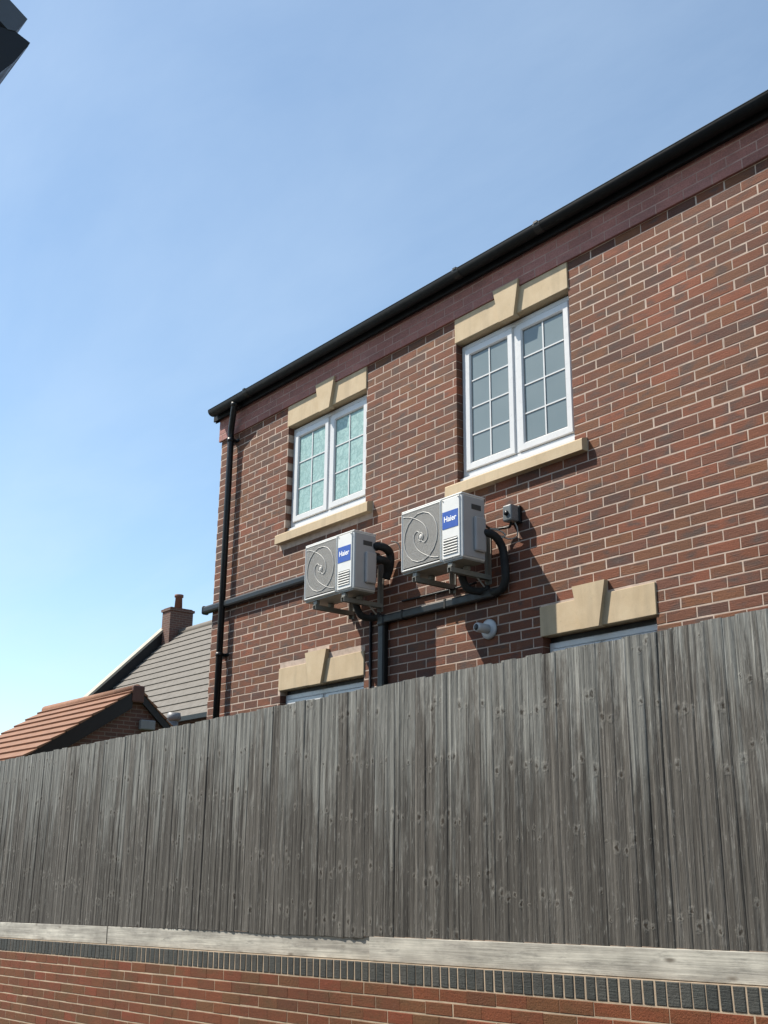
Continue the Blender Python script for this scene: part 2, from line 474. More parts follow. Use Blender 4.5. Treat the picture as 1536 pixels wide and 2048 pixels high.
def mat_gravel_board():
    t = NT('pale_sawn_timber')
    o = t.obj(True)
    grain = t.noise(t.map(o, (1.6, 60, 130)), 1.0, 5, 0.65, 0.35)
    broad = t.noise(t.map(o, (1.1, 5, 16)), 1.0, 6, 0.68, 0.15)
    c = t.ramp(broad, [(0.30, (0.235, 0.222, 0.195)), (0.47, (0.37, 0.35, 0.305)), (0.62, (0.47, 0.45, 0.39))])
    c = t.mixc(0.9, c, t.ramp(grain, [(0.3, 0.66), (0.65, 1.14)]), 'MULTIPLY')
    spk = t.noise(t.map(o, (5, 20, 26)), 1.0, 6, 0.72)
    c = t.mixc(t.ramp(spk, [(0.54, 0.0), (0.70, 0.7)]), c, (0.165, 0.158, 0.142))
    stain = t.noise(t.map(o, (2.6, 8, 5)), 1.0, 5, 0.65)
    c = t.mixc(1.0, c, t.ramp(stain, [(0.32, 0.66), (0.62, 1.12)]), 'MULTIPLY')
    vo = t.new('ShaderNodeTexVoronoi'); vo.inputs['Scale'].default_value = 1.0
    t.l.new(t.map(o, (3.4, 5, 10), rot=(0, 0.35, 0)), vo.inputs['Vector'])
    c = t.mixc(t.ramp(vo.outputs['Distance'], [(0.05, 0.8), (0.15, 0.0)]), c, (0.10, 0.08, 0.06))
    t.bump(t.math('ADD', grain, broad), 0.4, 0.004)
    return t.fin(c, 0.85)
M['gravel_board'] = mat_gravel_board()

def mat_pane(name, tint, rough):
    t = NT(name)
    tr = t.new('ShaderNodeBsdfTransparent'); tr.inputs[0].default_value = (*tint, 1)
    gl = t.new('ShaderNodeBsdfGlossy'); gl.inputs['Roughness'].default_value = rough
    gl.inputs['Color'].default_value = (0.95, 0.97, 1.0, 1)
    ge = t.new('ShaderNodeNewGeometry')
    dt = t.new('ShaderNodeVectorMath', operation='DOT_PRODUCT')
    t.l.new(ge.outputs['Normal'], dt.inputs[0]); t.l.new(ge.outputs['Incoming'], dt.inputs[1])
    om = t.math('SUBTRACT', 1.0, t.math('ABSOLUTE', dt.outputs['Value']), clamp=True)
    fr = t.math('MULTIPLY_ADD', t.math('POWER', om, 5.0), 0.92, 0.08)
    nz = t.noise(t.pos(), 2.2, 2)
    bp = t.new('ShaderNodeBump'); bp.inputs['Strength'].default_value = 0.06; bp.inputs['Distance'].default_value = 0.02
    t.l.new(nz, bp.inputs['Height']); t.l.new(bp.outputs[0], gl.inputs['Normal'])
    mx = t.new('ShaderNodeMixShader')
    t.l.new(fr, mx.inputs[0])
    t.l.new(tr.outputs[0], mx.inputs[1]); t.l.new(gl.outputs[0], mx.inputs[2])
    t.l.new(mx.outputs[0], t.out.inputs['Surface'])
    return t.m
M['glass'] = mat_pane('window_glass', (0.93, 0.96, 0.96), 0.015)
M['blind'] = mat_simple('blind_fabric', (0.600, 0.640, 0.630), 0.9, var=0.04)

def mat_frosted():
    t = NT('patterned_obscure_glass')
    o = t.pos()
    vo = t.new('ShaderNodeTexVoronoi'); vo.feature = 'DISTANCE_TO_EDGE'
    wob = t.noise(o, 9.0, 3)
    va = t.new('ShaderNodeVectorMath', operation='ADD')
    sc = t.new('ShaderNodeVectorMath', operation='SCALE'); sc.inputs['Scale'].default_value = 0.22
    t.l.new(wob, sc.inputs[0]); t.l.new(o, va.inputs[0]); t.l.new(sc.outputs[0], va.inputs[1])
    t.l.new(va.outputs[0], vo.inputs['Vector']); vo.inputs['Scale'].default_value = 15.0
    line = t.ramp(vo.outputs['Distance'], [(0.02, 1.0), (0.12, 0.0)])
    bl = t.noise(o, 22.0, 4)
    c = t.ramp(bl, [(0.3, (0.235, 0.375, 0.355)), (0.55, (0.30, 0.445, 0.42)), (0.75, (0.37, 0.51, 0.48))])
    c = t.mixc(t.math('MULTIPLY', line, 0.5), c, (0.15, 0.25, 0.24))
    t.bump(t.math('ADD', line, bl), 0.25, 0.003)
    return t.fin(c, 0.33, spec=0.5)
M['frosted'] = mat_frosted()

def mat_satin():
    t = NT('grey_satin_glass'); g = t.pos()
    c = t.ramp(t.noise(g, 1.6, 3), [(0.3, (0.150, 0.190, 0.200)), (0.7, (0.185, 0.225, 0.232))])
    bp = t.noise(g, 2.2, 2)
    t.bump(bp, 0.05, 0.02)
    m = t.fin(c, 0.10, spec=0.55)
    return m
M['satin'] = mat_satin()

# ------------------------------------------------------------------ ground
g = MB(); g.add([(-900, -900, 0), (900, -900, 0), (900, 900, 0), (-900, 900, 0)], [(0, 1, 2, 3)])
tag(g.build('ground', M['ground']), kind='structure')
g = MB()
g.add([(-40, -1.0, 0.66 - 0.0285 * 40), (9, -0.75, 0.66 + 0.0285 * 9), (9, 30, 0.66 + 0.0285 * 9), (-40, 30, 0.66 - 0.0285 * 40),
       (-40, -1.0, -1.0), (9, -0.75, -0.3), (9, 30, -0.3), (-40, 30, -1.0)], [(0, 1, 2, 3), (0, 4, 5, 1), (1, 5, 6, 2)])
tag(g.build('garden_ground', M['turf']), kind='structure')

# ------------------------------------------------------------------ the brick house
PITCH_X, COURSE = 0.236, 0.075
HX0, HX1 = -6.146, 5.2
HB = 9.0                                            # house depth
house = empty('brick_house', (0, 0, 0))
tag(house, 'two storey red brick house with stone window heads behind the wooden fence', 'house')

def zt(z): return z + OZ
# openings: x0, x1, z0, z1 (calibration heights)
WIN = {'w1': (-4.82, -3.545, -1.245, -0.109), 'w2': (-2.319, -1.060, -1.378, -0.109),
       'w3': (-4.80, -3.525, -3.90, -2.772), 'w4': (-1.437, -0.432, -3.90, -2.742)}
cuts = list(WIN.values())
LINTEL = {'l1': (-4.83, -3.540, -0.109, 0.112), 'l2': (-2.325, -1.055, -0.109, 0.112),
          'l3': (-4.82, -3.515, -2.772, -2.562), 'l4': (-1.450, -0.420, -2.742, -2.525)}
SILL = {'s1': (-4.905, -3.435, -1.333, -1.241), 's2': (-2.405, -0.940, -1.465, -1.373)}
brick_cuts = [(a, b, c, d) for a, b, c, d in list(WIN.values()) + list(LINTEL.values())]
brick_cuts += [(a - .006, b + .006, c - .004, d) for a, b, c, d in SILL.values()]
KEY = [(-4.310, -4.005, -4.240, -4.078, -0.135, 0.165, 0.045), (-1.825, -1.540, -1.760, -1.600, -0.135, 0.165, 0.045),
       (-4.357, -4.027, -4.275, -4.105, -2.780, -2.478, 0.042), (-1.110, -0.815, -1.045, -0.883, -2.750, -2.440, 0.042)]
for a, b, _c, _d, z0, z1, _p in KEY[2:]:
    brick_cuts.append((a + 0.015, b - 0.015, z0, z1))

def holes_grid(x0, x1, z0, z1, holes, y, depth, mb):
    xs = sorted({x0, x1} | {min(max(h[i], x0), x1) for h in holes for i in (0, 1)})
    zs = sorted({z0, z1} | {min(max(h[i], z0), z1) for h in holes for i in (2, 3)})
    inside = lambda x, z: any(h[0] < x < h[1] and h[2] < z < h[3] for h in holes)
    for i in range(len(xs) - 1):
        for k in range(len(zs) - 1):
            if inside((xs[i] + xs[i + 1]) / 2, (zs[k] + zs[k + 1]) / 2): continue
            mb.add([(xs[i], y, zs[k]), (xs[i + 1], y, zs[k]), (xs[i + 1], y, zs[k + 1]), (xs[i], y, zs[k + 1])], [(0, 1, 2, 3)])
    for h in holes:
        a, b, c, d = h
        mb.add([(a, y, c), (a, y, d), (a, y + depth, d), (a, y + depth, c)], [(0, 1, 2, 3)])
        mb.add([(b, y, c), (b, y + depth, c), (b, y + depth, d), (b, y, d)], [(0, 1, 2, 3)])
        mb.add([(a, y, d), (b, y, d), (b, y + depth, d), (a, y + depth, d)], [(0, 1, 2, 3)])
        mb.add([(a, y, c), (a, y + depth, c), (b, y + depth, c), (b, y, c)], [(0, 1, 2, 3)])

wh = [(a - .005, b + .005, zt(c) - .004, zt(d) + .006) for a, b, c, d in cuts]
w = MB()
holes_grid(HX0 + 0.003, HX1, 0.0, zt(0.42), wh, 0.0018, 0.13, w)
wall = w.build('wall', M['mortar'], house, fix=False)
w = MB()
w.add([(HX0 + 0.003, 0.0018, 0), (HX0 + 0.003, HB, 0), (HX0 + 0.003, HB, zt(0.42)), (HX0 + 0.003, 0.0018, zt(0.42))], [(3, 2, 1, 0)])
apex_y = HB / 2; apex_z = zt(0.42) + apex_y * math.tan(R(35))
w.add([(HX0 + 0.003, 0.0018, zt(0.42)), (HX0 + 0.003, HB, zt(0.42)), (HX0 + 0.003, apex_y, apex_z - 0.05)], [(0, 2, 1)])
w.add([(HX1, 0.0018, 0), (HX1, HB, 0), (HX1, HB, zt(0.42)), (HX1, 0.0018, zt(0.42))], [(0, 1, 2, 3)])
w.add([(HX1, 0.0018, zt(0.42)), (HX1, HB, zt(0.42)), (HX1, apex_y, apex_z - 0.05)], [(0, 1, 2)])
w.add([(HX0 + 0.003, HB, 0), (HX1, HB, 0), (HX1, HB, zt(0.42)), (HX0 + 0.003, HB, zt(0.42))], [(3, 2, 1, 0)])
w.build('gable_wall', M['brick_plain'], house, fix=False)

def brick_geo(mb, x0, x1, yf, yb, z0, z1, rnd, ch=0.0035, back=False):
    """one brick: chamfered front arrises, slightly uneven corners"""
    j = lambda s: rnd.uniform(-s, s)
    o = [(x0 + j(.0012), z0 + j(.0009)), (x1 + j(.0012), z0 + j(.0009)), (x1 + j(.0012), z1 + j(.0009)), (x0 + j(.0012), z1 + j(.0009))]
    yy = [yf + j(.0005) for _ in range(4)]
    inn = [(p[0] + (ch if i in (0, 3) else -ch), p[1] + (ch if i in (0, 1) else -ch)) for i, p in enumerate(o)]
    vs_ = [(p[0], yb, p[1]) for p in o] + [(p[0], yf + ch * 0.6, p[1]) for p in o] + [(p[0], yy[i], p[1]) for i, p in enumerate(inn)]
    fs = [(8, 9, 10, 11)]
    for i in range(4):
        k = (i + 1) % 4
        fs.append((4 + i, 4 + k, 8 + k, 8 + i))
        fs.append((i, k, 4 + k, 4 + i))
    if back: fs.append((3, 2, 1, 0))
    mb.add(vs_, fs)

brick_cache = {}
def brick_mesh(L, H, D, mat, rnd, key):
    k = (round(L, 2), round(H, 3), round(D, 2), key, rnd.randrange(18))
    if k not in brick_cache:
        mb = MB(); mb.t = random.Random(hash(k) & 0xffff).random()
        mb.t = ((k[4] * 0.6180339) % 1.0)
        brick_geo(mb, -k[0] / 2, k[0] / 2, 0.0, D, -H / 2, H / 2, rnd)
        brick_cache[k] = mb.mesh('brick', mat, fix=False)
    return brick_cache[k]

def cut_intervals(x0, x1, z0, z1, cs):
    iv = [(x0, x1)]
    for a, b, c, d in cs:
        if min(z1, d) - max(z0, c) < 0.012: continue
        nv = []
        for p, q in iv:
            if b <= p or a >= q: nv.append((p, q)); continue
            if a - p > 0.02: nv.append((p, a))
            if q - b > 0.02: nv.append((b, q))
        iv = nv
    return iv

def fence_top_px(x): return 1520 - 0.1986 * x
bricks = []       # x0, x1, yfront, z0, z1, parent kind
rb = random.Random(11)
JT = 0.0074
for k in range(-1, 49):
    zc_ = -COURSE * k
    z0, z1 = zc_ - (COURSE - JT) / 2, zc_ + (COURSE - JT) / 2
    shift = 0.0 if k % 2 == 0 else PITCH_X / 2
    n0 = int((HX0 - shift) / PITCH_X) - 2
    for i in range(n0, int(HX1 / PITCH_X) + 2):
        a = i * PITCH_X + shift + JT / 2 + rb.uniform(-.003, .003); b = (i + 1) * PITCH_X + shift - JT / 2 + rb.uniform(-.003, .003)
        a, b = max(a, HX0), min(b, HX1)
        if b - a < 0.03: continue
        for p, q in cut_intervals(a, b, z0, z1, brick_cuts):
            if q - p < 0.025: continue
            bricks.append((p, q, rb.uniform(-.0006, .0009), z0, z1, 'wall'))
CORB_Y, CORB_Z0 = -0.024, 0.1125
for k in range(4):
    z0 = CORB_Z0 + k * COURSE + (0.0005 if k == 0 else JT / 2); z1 = CORB_Z0 + (k + 1) * COURSE - JT / 2
    shift = 0.04 if k % 2 == 0 else 0.04 + PITCH_X / 2
    for i in range(int((HX0 - shift) / PITCH_X) - 2, int(HX1 / PITCH_X) + 2):
        a = max(i * PITCH_X + shift + JT / 2, HX0 - 0.024); b = min((i + 1) * PITCH_X + shift - JT / 2, HX1)
        if b - a < 0.03: continue
        bricks.append((a, b, CORB_Y + rb.uniform(-.0006, .0009), z0, z1, 'corbel'))

cb = MB()
cb.box(HX0 - 0.022, HX1, CORB_Y + 0.0018, 0.0, zt(CORB_Z0) + 0.002, zt(CORB_Z0 + 0.31))
corbel = cb.build('corbel', M['corbel_mortar'], house)

def px_area(x0, x1, y, z0, z1):
    c = [to_px((x, y, z)) for x, z in ((x0, z0), (x1, z0), (x1, z1), (x0, z1))]
    if any(p is None for p in c): return 0
    cx, cy = sum(p[0] for p in c) / 4, sum(p[1] for p in c) / 4
    if not (-8 < cx < 1544 and -8 < cy < 2056): return 0
    return abs(sum(c[i][0] * c[(i + 1) % 4][1] - c[(i + 1) % 4][0] * c[i][1] for i in range(4))) / 2, cy, cx
scored = []
for n, bk in enumerate(bricks):
    r = px_area(bk[0], bk[1], bk[2], zt(bk[3]), zt(bk[4]))
    if r and r[1] < fence_top_px(r[2]) - 4 and bk[1] - bk[0] > 0.06: scored.append((r[0], n))
scored.sort(reverse=True)
single = {n for _a, n in scored[:300]}
rest = MB()
for n, (x0, x1, y, z0, z1, kind) in enumerate(bricks):
    D = 0.1 if kind == 'wall' else 0.026
    if n in single:
        L, H = x1 - x0, z1 - z0
        me = brick_mesh(L, H, D, M['brick'] if kind == 'wall' else M['corbel_brick'], rb, kind)
        o = link_mesh('brick', me, wall if kind == 'wall' else corbel, ((x0 + x1) / 2, y, zt((z0 + z1) / 2)),
                      (rb.uniform(-.004, .004), rb.uniform(-.003, .003), rb.uniform(-.0015, .0015)))
    else:
        rest.t = rb.random(); rest.mat = 0 if kind == 'wall' else 1
        brick_geo(rest, x0, x1, y, y + D, zt(z0), zt(z1), rb)
o = rest.build('bricks', [M['brick'], M['corbel_brick']], house, fix=False)
tag(o, kind='stuff')

# stone heads, keystones, sills
for (a, b, z0, z1), (k0, k1, kb0, kb1, kz0, kz1, kp) in zip(LINTEL.values(), KEY):
    s = MB()
    s.cbox(a, b, -0.012, 0.115, zt(z0) - 0.001, zt(z1) - 0.001, 0.004)
    li = s.build('lintel', M['stone'], house)
    s = MB()
    pr = [(k0, zt(kz1)), (k1, zt(kz1)), (kb1, zt(kz0)), (kb0, zt(kz0))]
    s.prism(pr, 'y', -kp, 0.02)
    s.build('keystone', M['stone'], li)
for a, b, z0, z1 in SILL.values():
    s = MB()
    s.prism([(-0.062, zt(z0)), (-0.062, zt(z1) - 0.012), (-0.056, zt(z1) - 0.003), (0.025, zt(z1) + 0.024), (0.11, zt(z1) + 0.034), (0.11, zt(z0))], 'x', a, b)
    o = s.build('sill', M['stone'], house)

# ------------------------------------------------------------------ windows
def frame_ring(mb, x0, x1, z0, z1, t, y0, y1):
    """mitred rectangular frame with a stepped inner edge"""
    def ring(yo, a, yi, bq):
        pass
    O = [(x0, z0), (x1, z0), (x1, z1), (x0, z1)]
    I = [(x0 + t, z0 + t), (x1 - t, z0 + t), (x1 - t, z1 - t), (x0 + t, z1 - t)]
    c = 0.006
    Oc = [(x0 + c, z0 + c), (x1 - c, z0 + c), (x1 - c, z1 - c), (x0 + c, z1 - c)]
    Ic = [(x0 + t - 0.012, z0 + t - 0.012), (x1 - t + 0.012, z0 + t - 0.012), (x1 - t + 0.012, z1 - t + 0.012), (x0 + t - 0.012, z1 - t + 0.012)]
    rings = [[(p[0], y1, p[1]) for p in O], [(p[0], y0 + c, p[1]) for p in O], [(p[0], y0, p[1]) for p in Oc],
             [(p[0], y0, p[1]) for p in Ic], [(p[0], y0 + 0.014, p[1]) for p in I], [(p[0], y1, p[1]) for p in I]]
    vs_ = [p for r in rings for p in r]
    fs = []
    for r in range(5):
        for i in range(4):
            k = (i + 1) % 4
            fs.append((r * 4 + i, r * 4 + k, r * 4 + 4 + k, r * 4 + 4 + i))
    mb.add(vs_, fs)

def make_window(x0, x1, z0, z1, rows, pane_mat, blind, head=0.012):
    mull_off = 0.0
    hp = MB(); hp.box(x0 + 0.004, x1 - 0.004, 0.080, 0.118, zt(z1) - head - 0.002, zt(z1) - 0.002)  # dark strip standing in for the shaded gap under the lintel
    z1 -= head
    fr = MB()
    YF = 0.062
    zb = z0 + 0.075
    frame_ring(fr, x0 + 0.003, x1 - 0.003, zt(zb), zt(z1) - 0.003, 0.052, YF, YF + 0.065)
    mx = (x0 + x1) / 2 + mull_off
    fr.cbox(mx - 0.024, mx + 0.024, YF, YF + 0.06, zt(zb) + 0.05, zt(z1) - 0.054, 0.005)
    fr.prism([(YF + 0.001, zt(zb) - 0.001), (YF - 0.030, zt(zb) - 0.009), (YF - 0.032, zt(zb) - 0.012), (YF - 0.032, zt(zb) - 0.034), (YF - 0.024, zt(zb) - 0.036), (YF + 0.06, zt(zb) - 0.036), (YF + 0.06, zt(zb) - 0.001)],
             'x', x0 + 0.002, x1 - 0.002)
    win = fr.build('window', M['upvc'], house)
    hp.build('head_shade_strip', M['gasket'], win)
    for a, b in ((x0 + 0.050, mx - 0.019), (mx + 0.019, x1 - 0.050)):
        za, zb2 = zt(zb) + 0.050, zt(z1) - 0.052
        c = MB()
        frame_ring(c, a, b, za, zb2, 0.066, YF - 0.014, YF + 0.03)
        c.build('casement', M['upvc'], win)
        gx0, gx1, gz0, gz1 = a + 0.062, b - 0.062, za + 0.062, zb2 - 0.062
        gk = MB(); frame_ring(gk, gx0, gx1, gz0, gz1, 0.009, YF - 0.001, YF + 0.008)
        gk.build('gasket', M['gasket'], win)
        p = MB(); p.add([(gx0, YF + 0.006, gz0), (gx1, YF + 0.006, gz0), (gx1, YF + 0.006, gz1), (gx0, YF + 0.006, gz1)], [(0, 1, 2, 3)])
        p.build('pane', pane_mat, win, fix=False)
        yb0, yb1 = (YF + 0.009, YF + 0.017) if blind else (YF - 0.0005, YF + 0.0045)
        ba = MB(); xm = (gx0 + gx1) / 2
        ba.box(xm - 0.0065, xm + 0.0065, yb0, yb1, gz0, gz1)
        ba.build('glazing_bar', M['upvc'], win)
        for r in range(1, rows):
            zz = gz0 + (gz1 - gz0) * r / rows
            for q0, q1 in ((gx0, xm - 0.0067), (xm + 0.0067, gx1)):
                ba = MB()
                ba.box(q0, q1, yb0, yb1, zz - 0.0055, zz + 0.0055)
                ba.build('glazing_bar', M['upvc'], win)
        if blind:
            bl = MB(); bl.add([(gx0 - .02, YF + 0.045, gz0 - .02), (gx1 + .02, YF + 0.045, gz0 - .02), (gx1 + .02, YF + 0.045, gz1 + .02), (gx0 - .02, YF + 0.045, gz1 + .02)], [(0, 1, 2, 3)])
            bl.build('blind', M['blind'], win, fix=False)
    return win
make_window(*WIN['w1'], 3, M['frosted'], False)['label'] = 'frosted white window of two casements nearest the house corner'
make_window(*WIN['w2'], 4, M['satin'], False)['label'] = 'white two casement window with glazing bars and grey panes'
make_window(*WIN['w3'], 3, M['satin'], False, 0.035)
make_window(*WIN['w4'], 3, M['satin'], False, 0.040)

# ------------------------------------------------------------------ eaves, gutter, downpipe, roof
e = MB()
e.box(-6.215, HX1 + 0.05, -0.078, -0.060, zt(0.352), zt(0.475))
fascia = e.build('fascia', M['gutter'], house)
e = MB()
e.box(-6.21, HX1 + 0.05, -0.0595, 0.02, zt(0.372), zt(0.384))
e.build('soffit', M['black'], house)
e = MB(); e.smooth = True
GY, GZ, GR = -0.137, 0.440, 0.0575
outer = arc((GY, zt(GZ)), GR, 180, 360, 12)
inner = arc((GY, zt(GZ)), GR - 0.004, 360, 180, 12)
lip = [(GY - GR - 0.004, zt(GZ) + 0.004), (GY - GR + 0.003, zt(GZ) + 0.006)]
e.prism(outer + inner + lip, 'x', -6.145, HX1 + 0.04)
e.smooth = False
gut = e.build('gutter', M['gutter'], house)
e = MB(); e.prism(outer, 'x', -6.153, -6.1455)
e.build('gutter_end_cap', M['black'], gut)
for gx in (-5.41, -2.12, -1.19, 2.0):
    e = MB()
    oo = arc((GY, zt(GZ)), GR + 0.0025, 172, 368, 12); ii = arc((GY, zt(GZ)), GR + 0.0006, 368, 172, 12)
    e.prism(oo + ii, 'x', gx - 0.035, gx + 0.035)
    e.box(gx - 0.02, gx + 0.02, GY - GR - 0.007, GY - GR + 0.012, zt(GZ), zt(GZ) + 0.017)
    e.build('gutter_union', M['black'], gut)
# downpipe with swan neck and clips
DX, DY = -5.835, -0.070
e = MB(); e.smooth = True
e.tube(bend_path([(-5.675, GY, zt(GZ - 0.05)), (-5.690, GY, zt(0.34)), (DX, DY - 0.005, zt(0.115)), (DX, DY, zt(0.0)), (DX, DY, 0.9)], 0.06), 0.034, 14)
dp = e.build('downpipe', M['black'], house)
e = MB(); e.smooth = True
e.tube([(-5.675, GY, zt(GZ - 0.040)), (-5.675, GY, zt(GZ - 0.085))], 0.043, 14)
e.build('gutter_outlet', M['black'], dp)
for cz in (0.03, -2.30, -4.0):
    e = MB(); e.smooth = True
    e.tube([(DX, DY, zt(cz - 0.02)), (DX, DY, zt(cz + 0.02))], 0.040, 14)
    e.smooth = False
    e.box(DX - 0.065, DX + 0.065, -0.012, -0.002, zt(cz - 0.016), zt(cz + 0.016))
    e.box(DX - 0.02, DX + 0.02, DY, -0.004, zt(cz - 0.015), zt(cz + 0.015))
    e.build('pipe_clip', M['black'], dp)
# roof: two tiled slopes with stepped courses
def tiled_slope(mb, x0, x1, y_e, z_e, y_r, z_r, gauge, th):
    L = math.hypot(y_r - y_e, z_r - z_e); n = int(L / gauge)
    dy, dz = (y_r - y_e) / L, (z_r - z_e) / L
    ny, nz = (-dz, dy) if dy > 0 else (dz, -dy)
    rows = []
    for i in range(n + 1):
        s0, s1 = i * gauge, min(L, (i + 1) * gauge + 0.03)
        rows.append([(y_e + dy * s0 + ny * th, z_e + dz * s0 + nz * th), (y_e + dy * s1 + ny * 0.006, z_e + dz * s1 + nz * 0.006),
                     (y_e + dy * s1, z_e + dz * s1 - 0.004), (y_e + dy * s0, z_e + dz * s0 - 0.004)])
    return rows
rf = MB()
for pr in tiled_slope(rf, 0, 0, -0.10, zt(0.455), apex_y, apex_z + 0.06, 0.32, 0.028): rf.prism(pr, 'x', -6.23, HX1 + 0.08)
for pr in tiled_slope(rf, 0, 0, HB + 0.12, zt(0.455), apex_y, apex_z + 0.06, 0.32, 0.028): rf.prism(pr, 'x', -6.23, HX1 + 0.08)
rf.build('roof', M['slate'], house)
e = MB()
e.add([(-6.20, -0.06, zt(0.475)), (-6.20, -0.06, zt(0.33)), (-6.20, apex_y, apex_z - 0.10), (-6.20, apex_y, apex_z + 0.04),
       (-6.175, -0.06, zt(0.475)), (-6.175, -0.06, zt(0.33)), (-6.175, apex_y, apex_z - 0.10), (-6.175, apex_y, apex_z + 0.04)],
      [(0, 1, 2, 3), (7, 6, 5, 4), (0, 4, 5, 1), (1, 5, 6, 2), (3, 2, 6, 7), (0, 3, 7, 4)])
e.build('barge_board', M['black'], house)

# ------------------------------------------------------------------ air conditioners
def text_mesh(txt, size, mat):
    cu = bpy.data.curves.new('lettering', 'FONT')
    cu.body = txt; cu.size = size; cu.extrude = 0.0006; cu.align_x = 'CENTER'; cu.align_y = 'CENTER'
    cu.offset = 0.0012
    cu.resolution_u = 4
    ob = bpy.data.objects.new('lettering_source', cu); COL.objects.link(ob)
    dg = bpy.context.evaluated_depsgraph_get()
    me = bpy.data.meshes.new_from_object(ob.evaluated_get(dg))
    bpy.data.objects.remove(ob)
    me.materials.clear(); me.materials.append(mat)
    return me

AW, AD, AH = 0.695, 0.235, 0.490
def make_ac(x0, label):
    """outdoor unit: origin at the left front bottom corner of the casing"""
    root = empty('air_conditioner', (x0, -0.43, zt(-2.145)))
    tag(root, label, 'air conditioner', 'outdoor units on the house wall')
    gx0, gx1, gz0, gz1 = 0.022, 0.452, 0.030, AH - 0.026
    b = MB()
    # casing: shell with an open square for the fan
    b.cbox(0, AW, 0.004, AD, 0, AH, 0.008)
    body = b.build('casing', M['ac_white'], root)
    f = MB()
    frame_ring(f, 0.002, 0.470, 0.004, AH - 0.004, 0.022, -0.010, 0.006)
    f.build('grille_frame', M['ac_white'], body)
    d = MB(); d.box(gx0, gx1, 0.0005, 0.0035, gz0 - 0.006, gz1 + 0.004)
    d.build('fan_cavity', M['ac_dark'], root)
    # fan behind the grille
    cx, cz = (gx0 + gx1) / 2, (gz0 + gz1) / 2
    rad = 0.195
    gr = MB()
    n = 60
    for i in range(n):
        z = gz0 + (gz1 - gz0) * (i + 0.5) / n
        gr.box(gx0, gx1, -0.0075, -0.0035, z - 0.0020, z + 0.0015)
    grille = gr.build('fan_grille', M['ac_grey'], root)
    # the raised swirl of the grille: two long S ribs, rings and a hub
    sw = MB(); sw.smooth = True
    hw, hh = (gx1 - gx0) / 2, (gz1 - gz0) / 2
    arm = [(-0.99, 0.93), (-0.62, 0.86), (-0.20, 0.68), (0.18, 0.42), (0.36, 0.12), (0.36, -0.12), (0.20, -0.24), (0.04, -0.14)]
    for s in (1, -1):
        sw.tube(smooth_path([(cx + s * u * hw, -0.009, cz + s * v * hh) for u, v in arm], 5), 0.0036, 6)
    for r_ in (0.030, 0.196):
        sw.tube([(cx + r_ * math.cos(R(k * 20)), -0.009, cz + r_ * math.sin(R(k * 20))) for k in range(19)], 0.0040, 6, cap=False)
    sw.build('swirl_rib', M['ac_grey'], grille)
    hb = MB(); hb.smooth = True
    hb.tube([(cx, -0.006, cz), (cx, -0.0105, cz), (cx, -0.012, cz)], [0.022, 0.020, 0.010], 14)
    hb.build('hub', M['ac_grey'], grille)
    # front panel on the right with badge and louvres
    p = MB(); p.cbox(0.482, AW - 0.020, -0.006, 0.006, 0.012, AH - 0.008, 0.004)
    panel = p.build('front_panel', M['ac_white'], root)
    lo = MB()
    for i in range(6):
        z = 0.040 + i * 0.0215
        lo.prism([(-0.0062, z), (-0.013, z + 0.004), (-0.013, z + 0.007), (-0.0062, z + 0.014)], 'x', 0.497, AW - 0.042)
        lo.box(0.497, AW - 0.042, -0.0066, -0.0060, z + 0.0142, z + 0.0205)
    o = lo.build('louvre', M['ac_white'], panel)
    sl = MB()
    for i in range(6):
        z = 0.040 + i * 0.0215
        sl.box(0.499, AW - 0.044, -0.0072, -0.0067, z + 0.0145, z + 0.0205)
    sl.build('louvre_slot', M['ac_dark'], panel)
    bd = MB(); bd.box(0.488, AW - 0.034, -0.0085, -0.0063, 0.245, 0.380)
    bd.build('badge', M['badge'], panel)
    tx = link_mesh('lettering', text_mesh('Haier', 0.062, M['badge_text']), panel, ((0.488 + AW - 0.034) / 2, -0.0092, 0.318), (R(90), 0, 0))
    for sx, sz in ((0.494, AH - 0.020), (AW - 0.030, AH - 0.020), (0.010, 0.014), (0.010, AH - 0.014), (0.460, 0.014)):
        sc_ = MB(); sc_.tube([(sx, -0.005, sz), (sx, -0.0115, sz)], 0.0045, 8)
        sc_.build('screw', M['bracket'], root)
    # top lid and the service cover and handle on the right hand end
    tl = MB(); tl.cbox(-0.004, AW + 0.004, -0.002, AD + 0.003, AH - 0.002, AH + 0.012, 0.005)
    tl.build('top_panel', M['ac_white'], root)
    e1 = MB(); e1.cbox(AW + 0.0005, AW + 0.006, 0.012, AD - 0.006, 0.012, AH - 0.012, 0.003)
    side = e1.build('side_panel', M['ac_shaded'], root)
    e1 = MB(); e1.cbox(AW + 0.0055, AW + 0.034, 0.110, AD - 0.012, 0.060, 0.330, 0.014)
    e1.build('valve_cover', M['ac_shaded'], side)
    e1 = MB(); e1.box(AW + 0.0062, AW + 0.009, 0.095, AD - 0.045, 0.385, 0.425)
    e1.build('handle_recess', M['ac_dark'], side)
    # feet and wall brackets
    for bx in (0.135, 0.540):
        br = MB()
        br.box(bx - 0.020, bx + 0.020, 0.010, 0.425, -0.052, -0.048)
        br.box(bx - 0.020, bx - 0.016, 0.010, 0.425, -0.085, -0.052)
        br.box(bx + 0.016, bx + 0.020, 0.010, 0.425, -0.085, -0.052)
        br.box(bx - 0.022, bx + 0.022, 0.4245, 0.4285, -0.115, 0.300)
        br.box(bx - 0.022, bx - 0.018, 0.398, 0.4245, -0.115, 0.300)
        br.build('wall_bracket', M['bracket'], root)
        for fy in (0.035, 0.190):
            ft = MB(); ft.cbox(bx - 0.025, bx + 0.025, fy - 0.018, fy + 0.018, -0.047, -0.013, 0.005)
            ft.build('rubber_foot', M['bracket'], root)
    bt = MB()
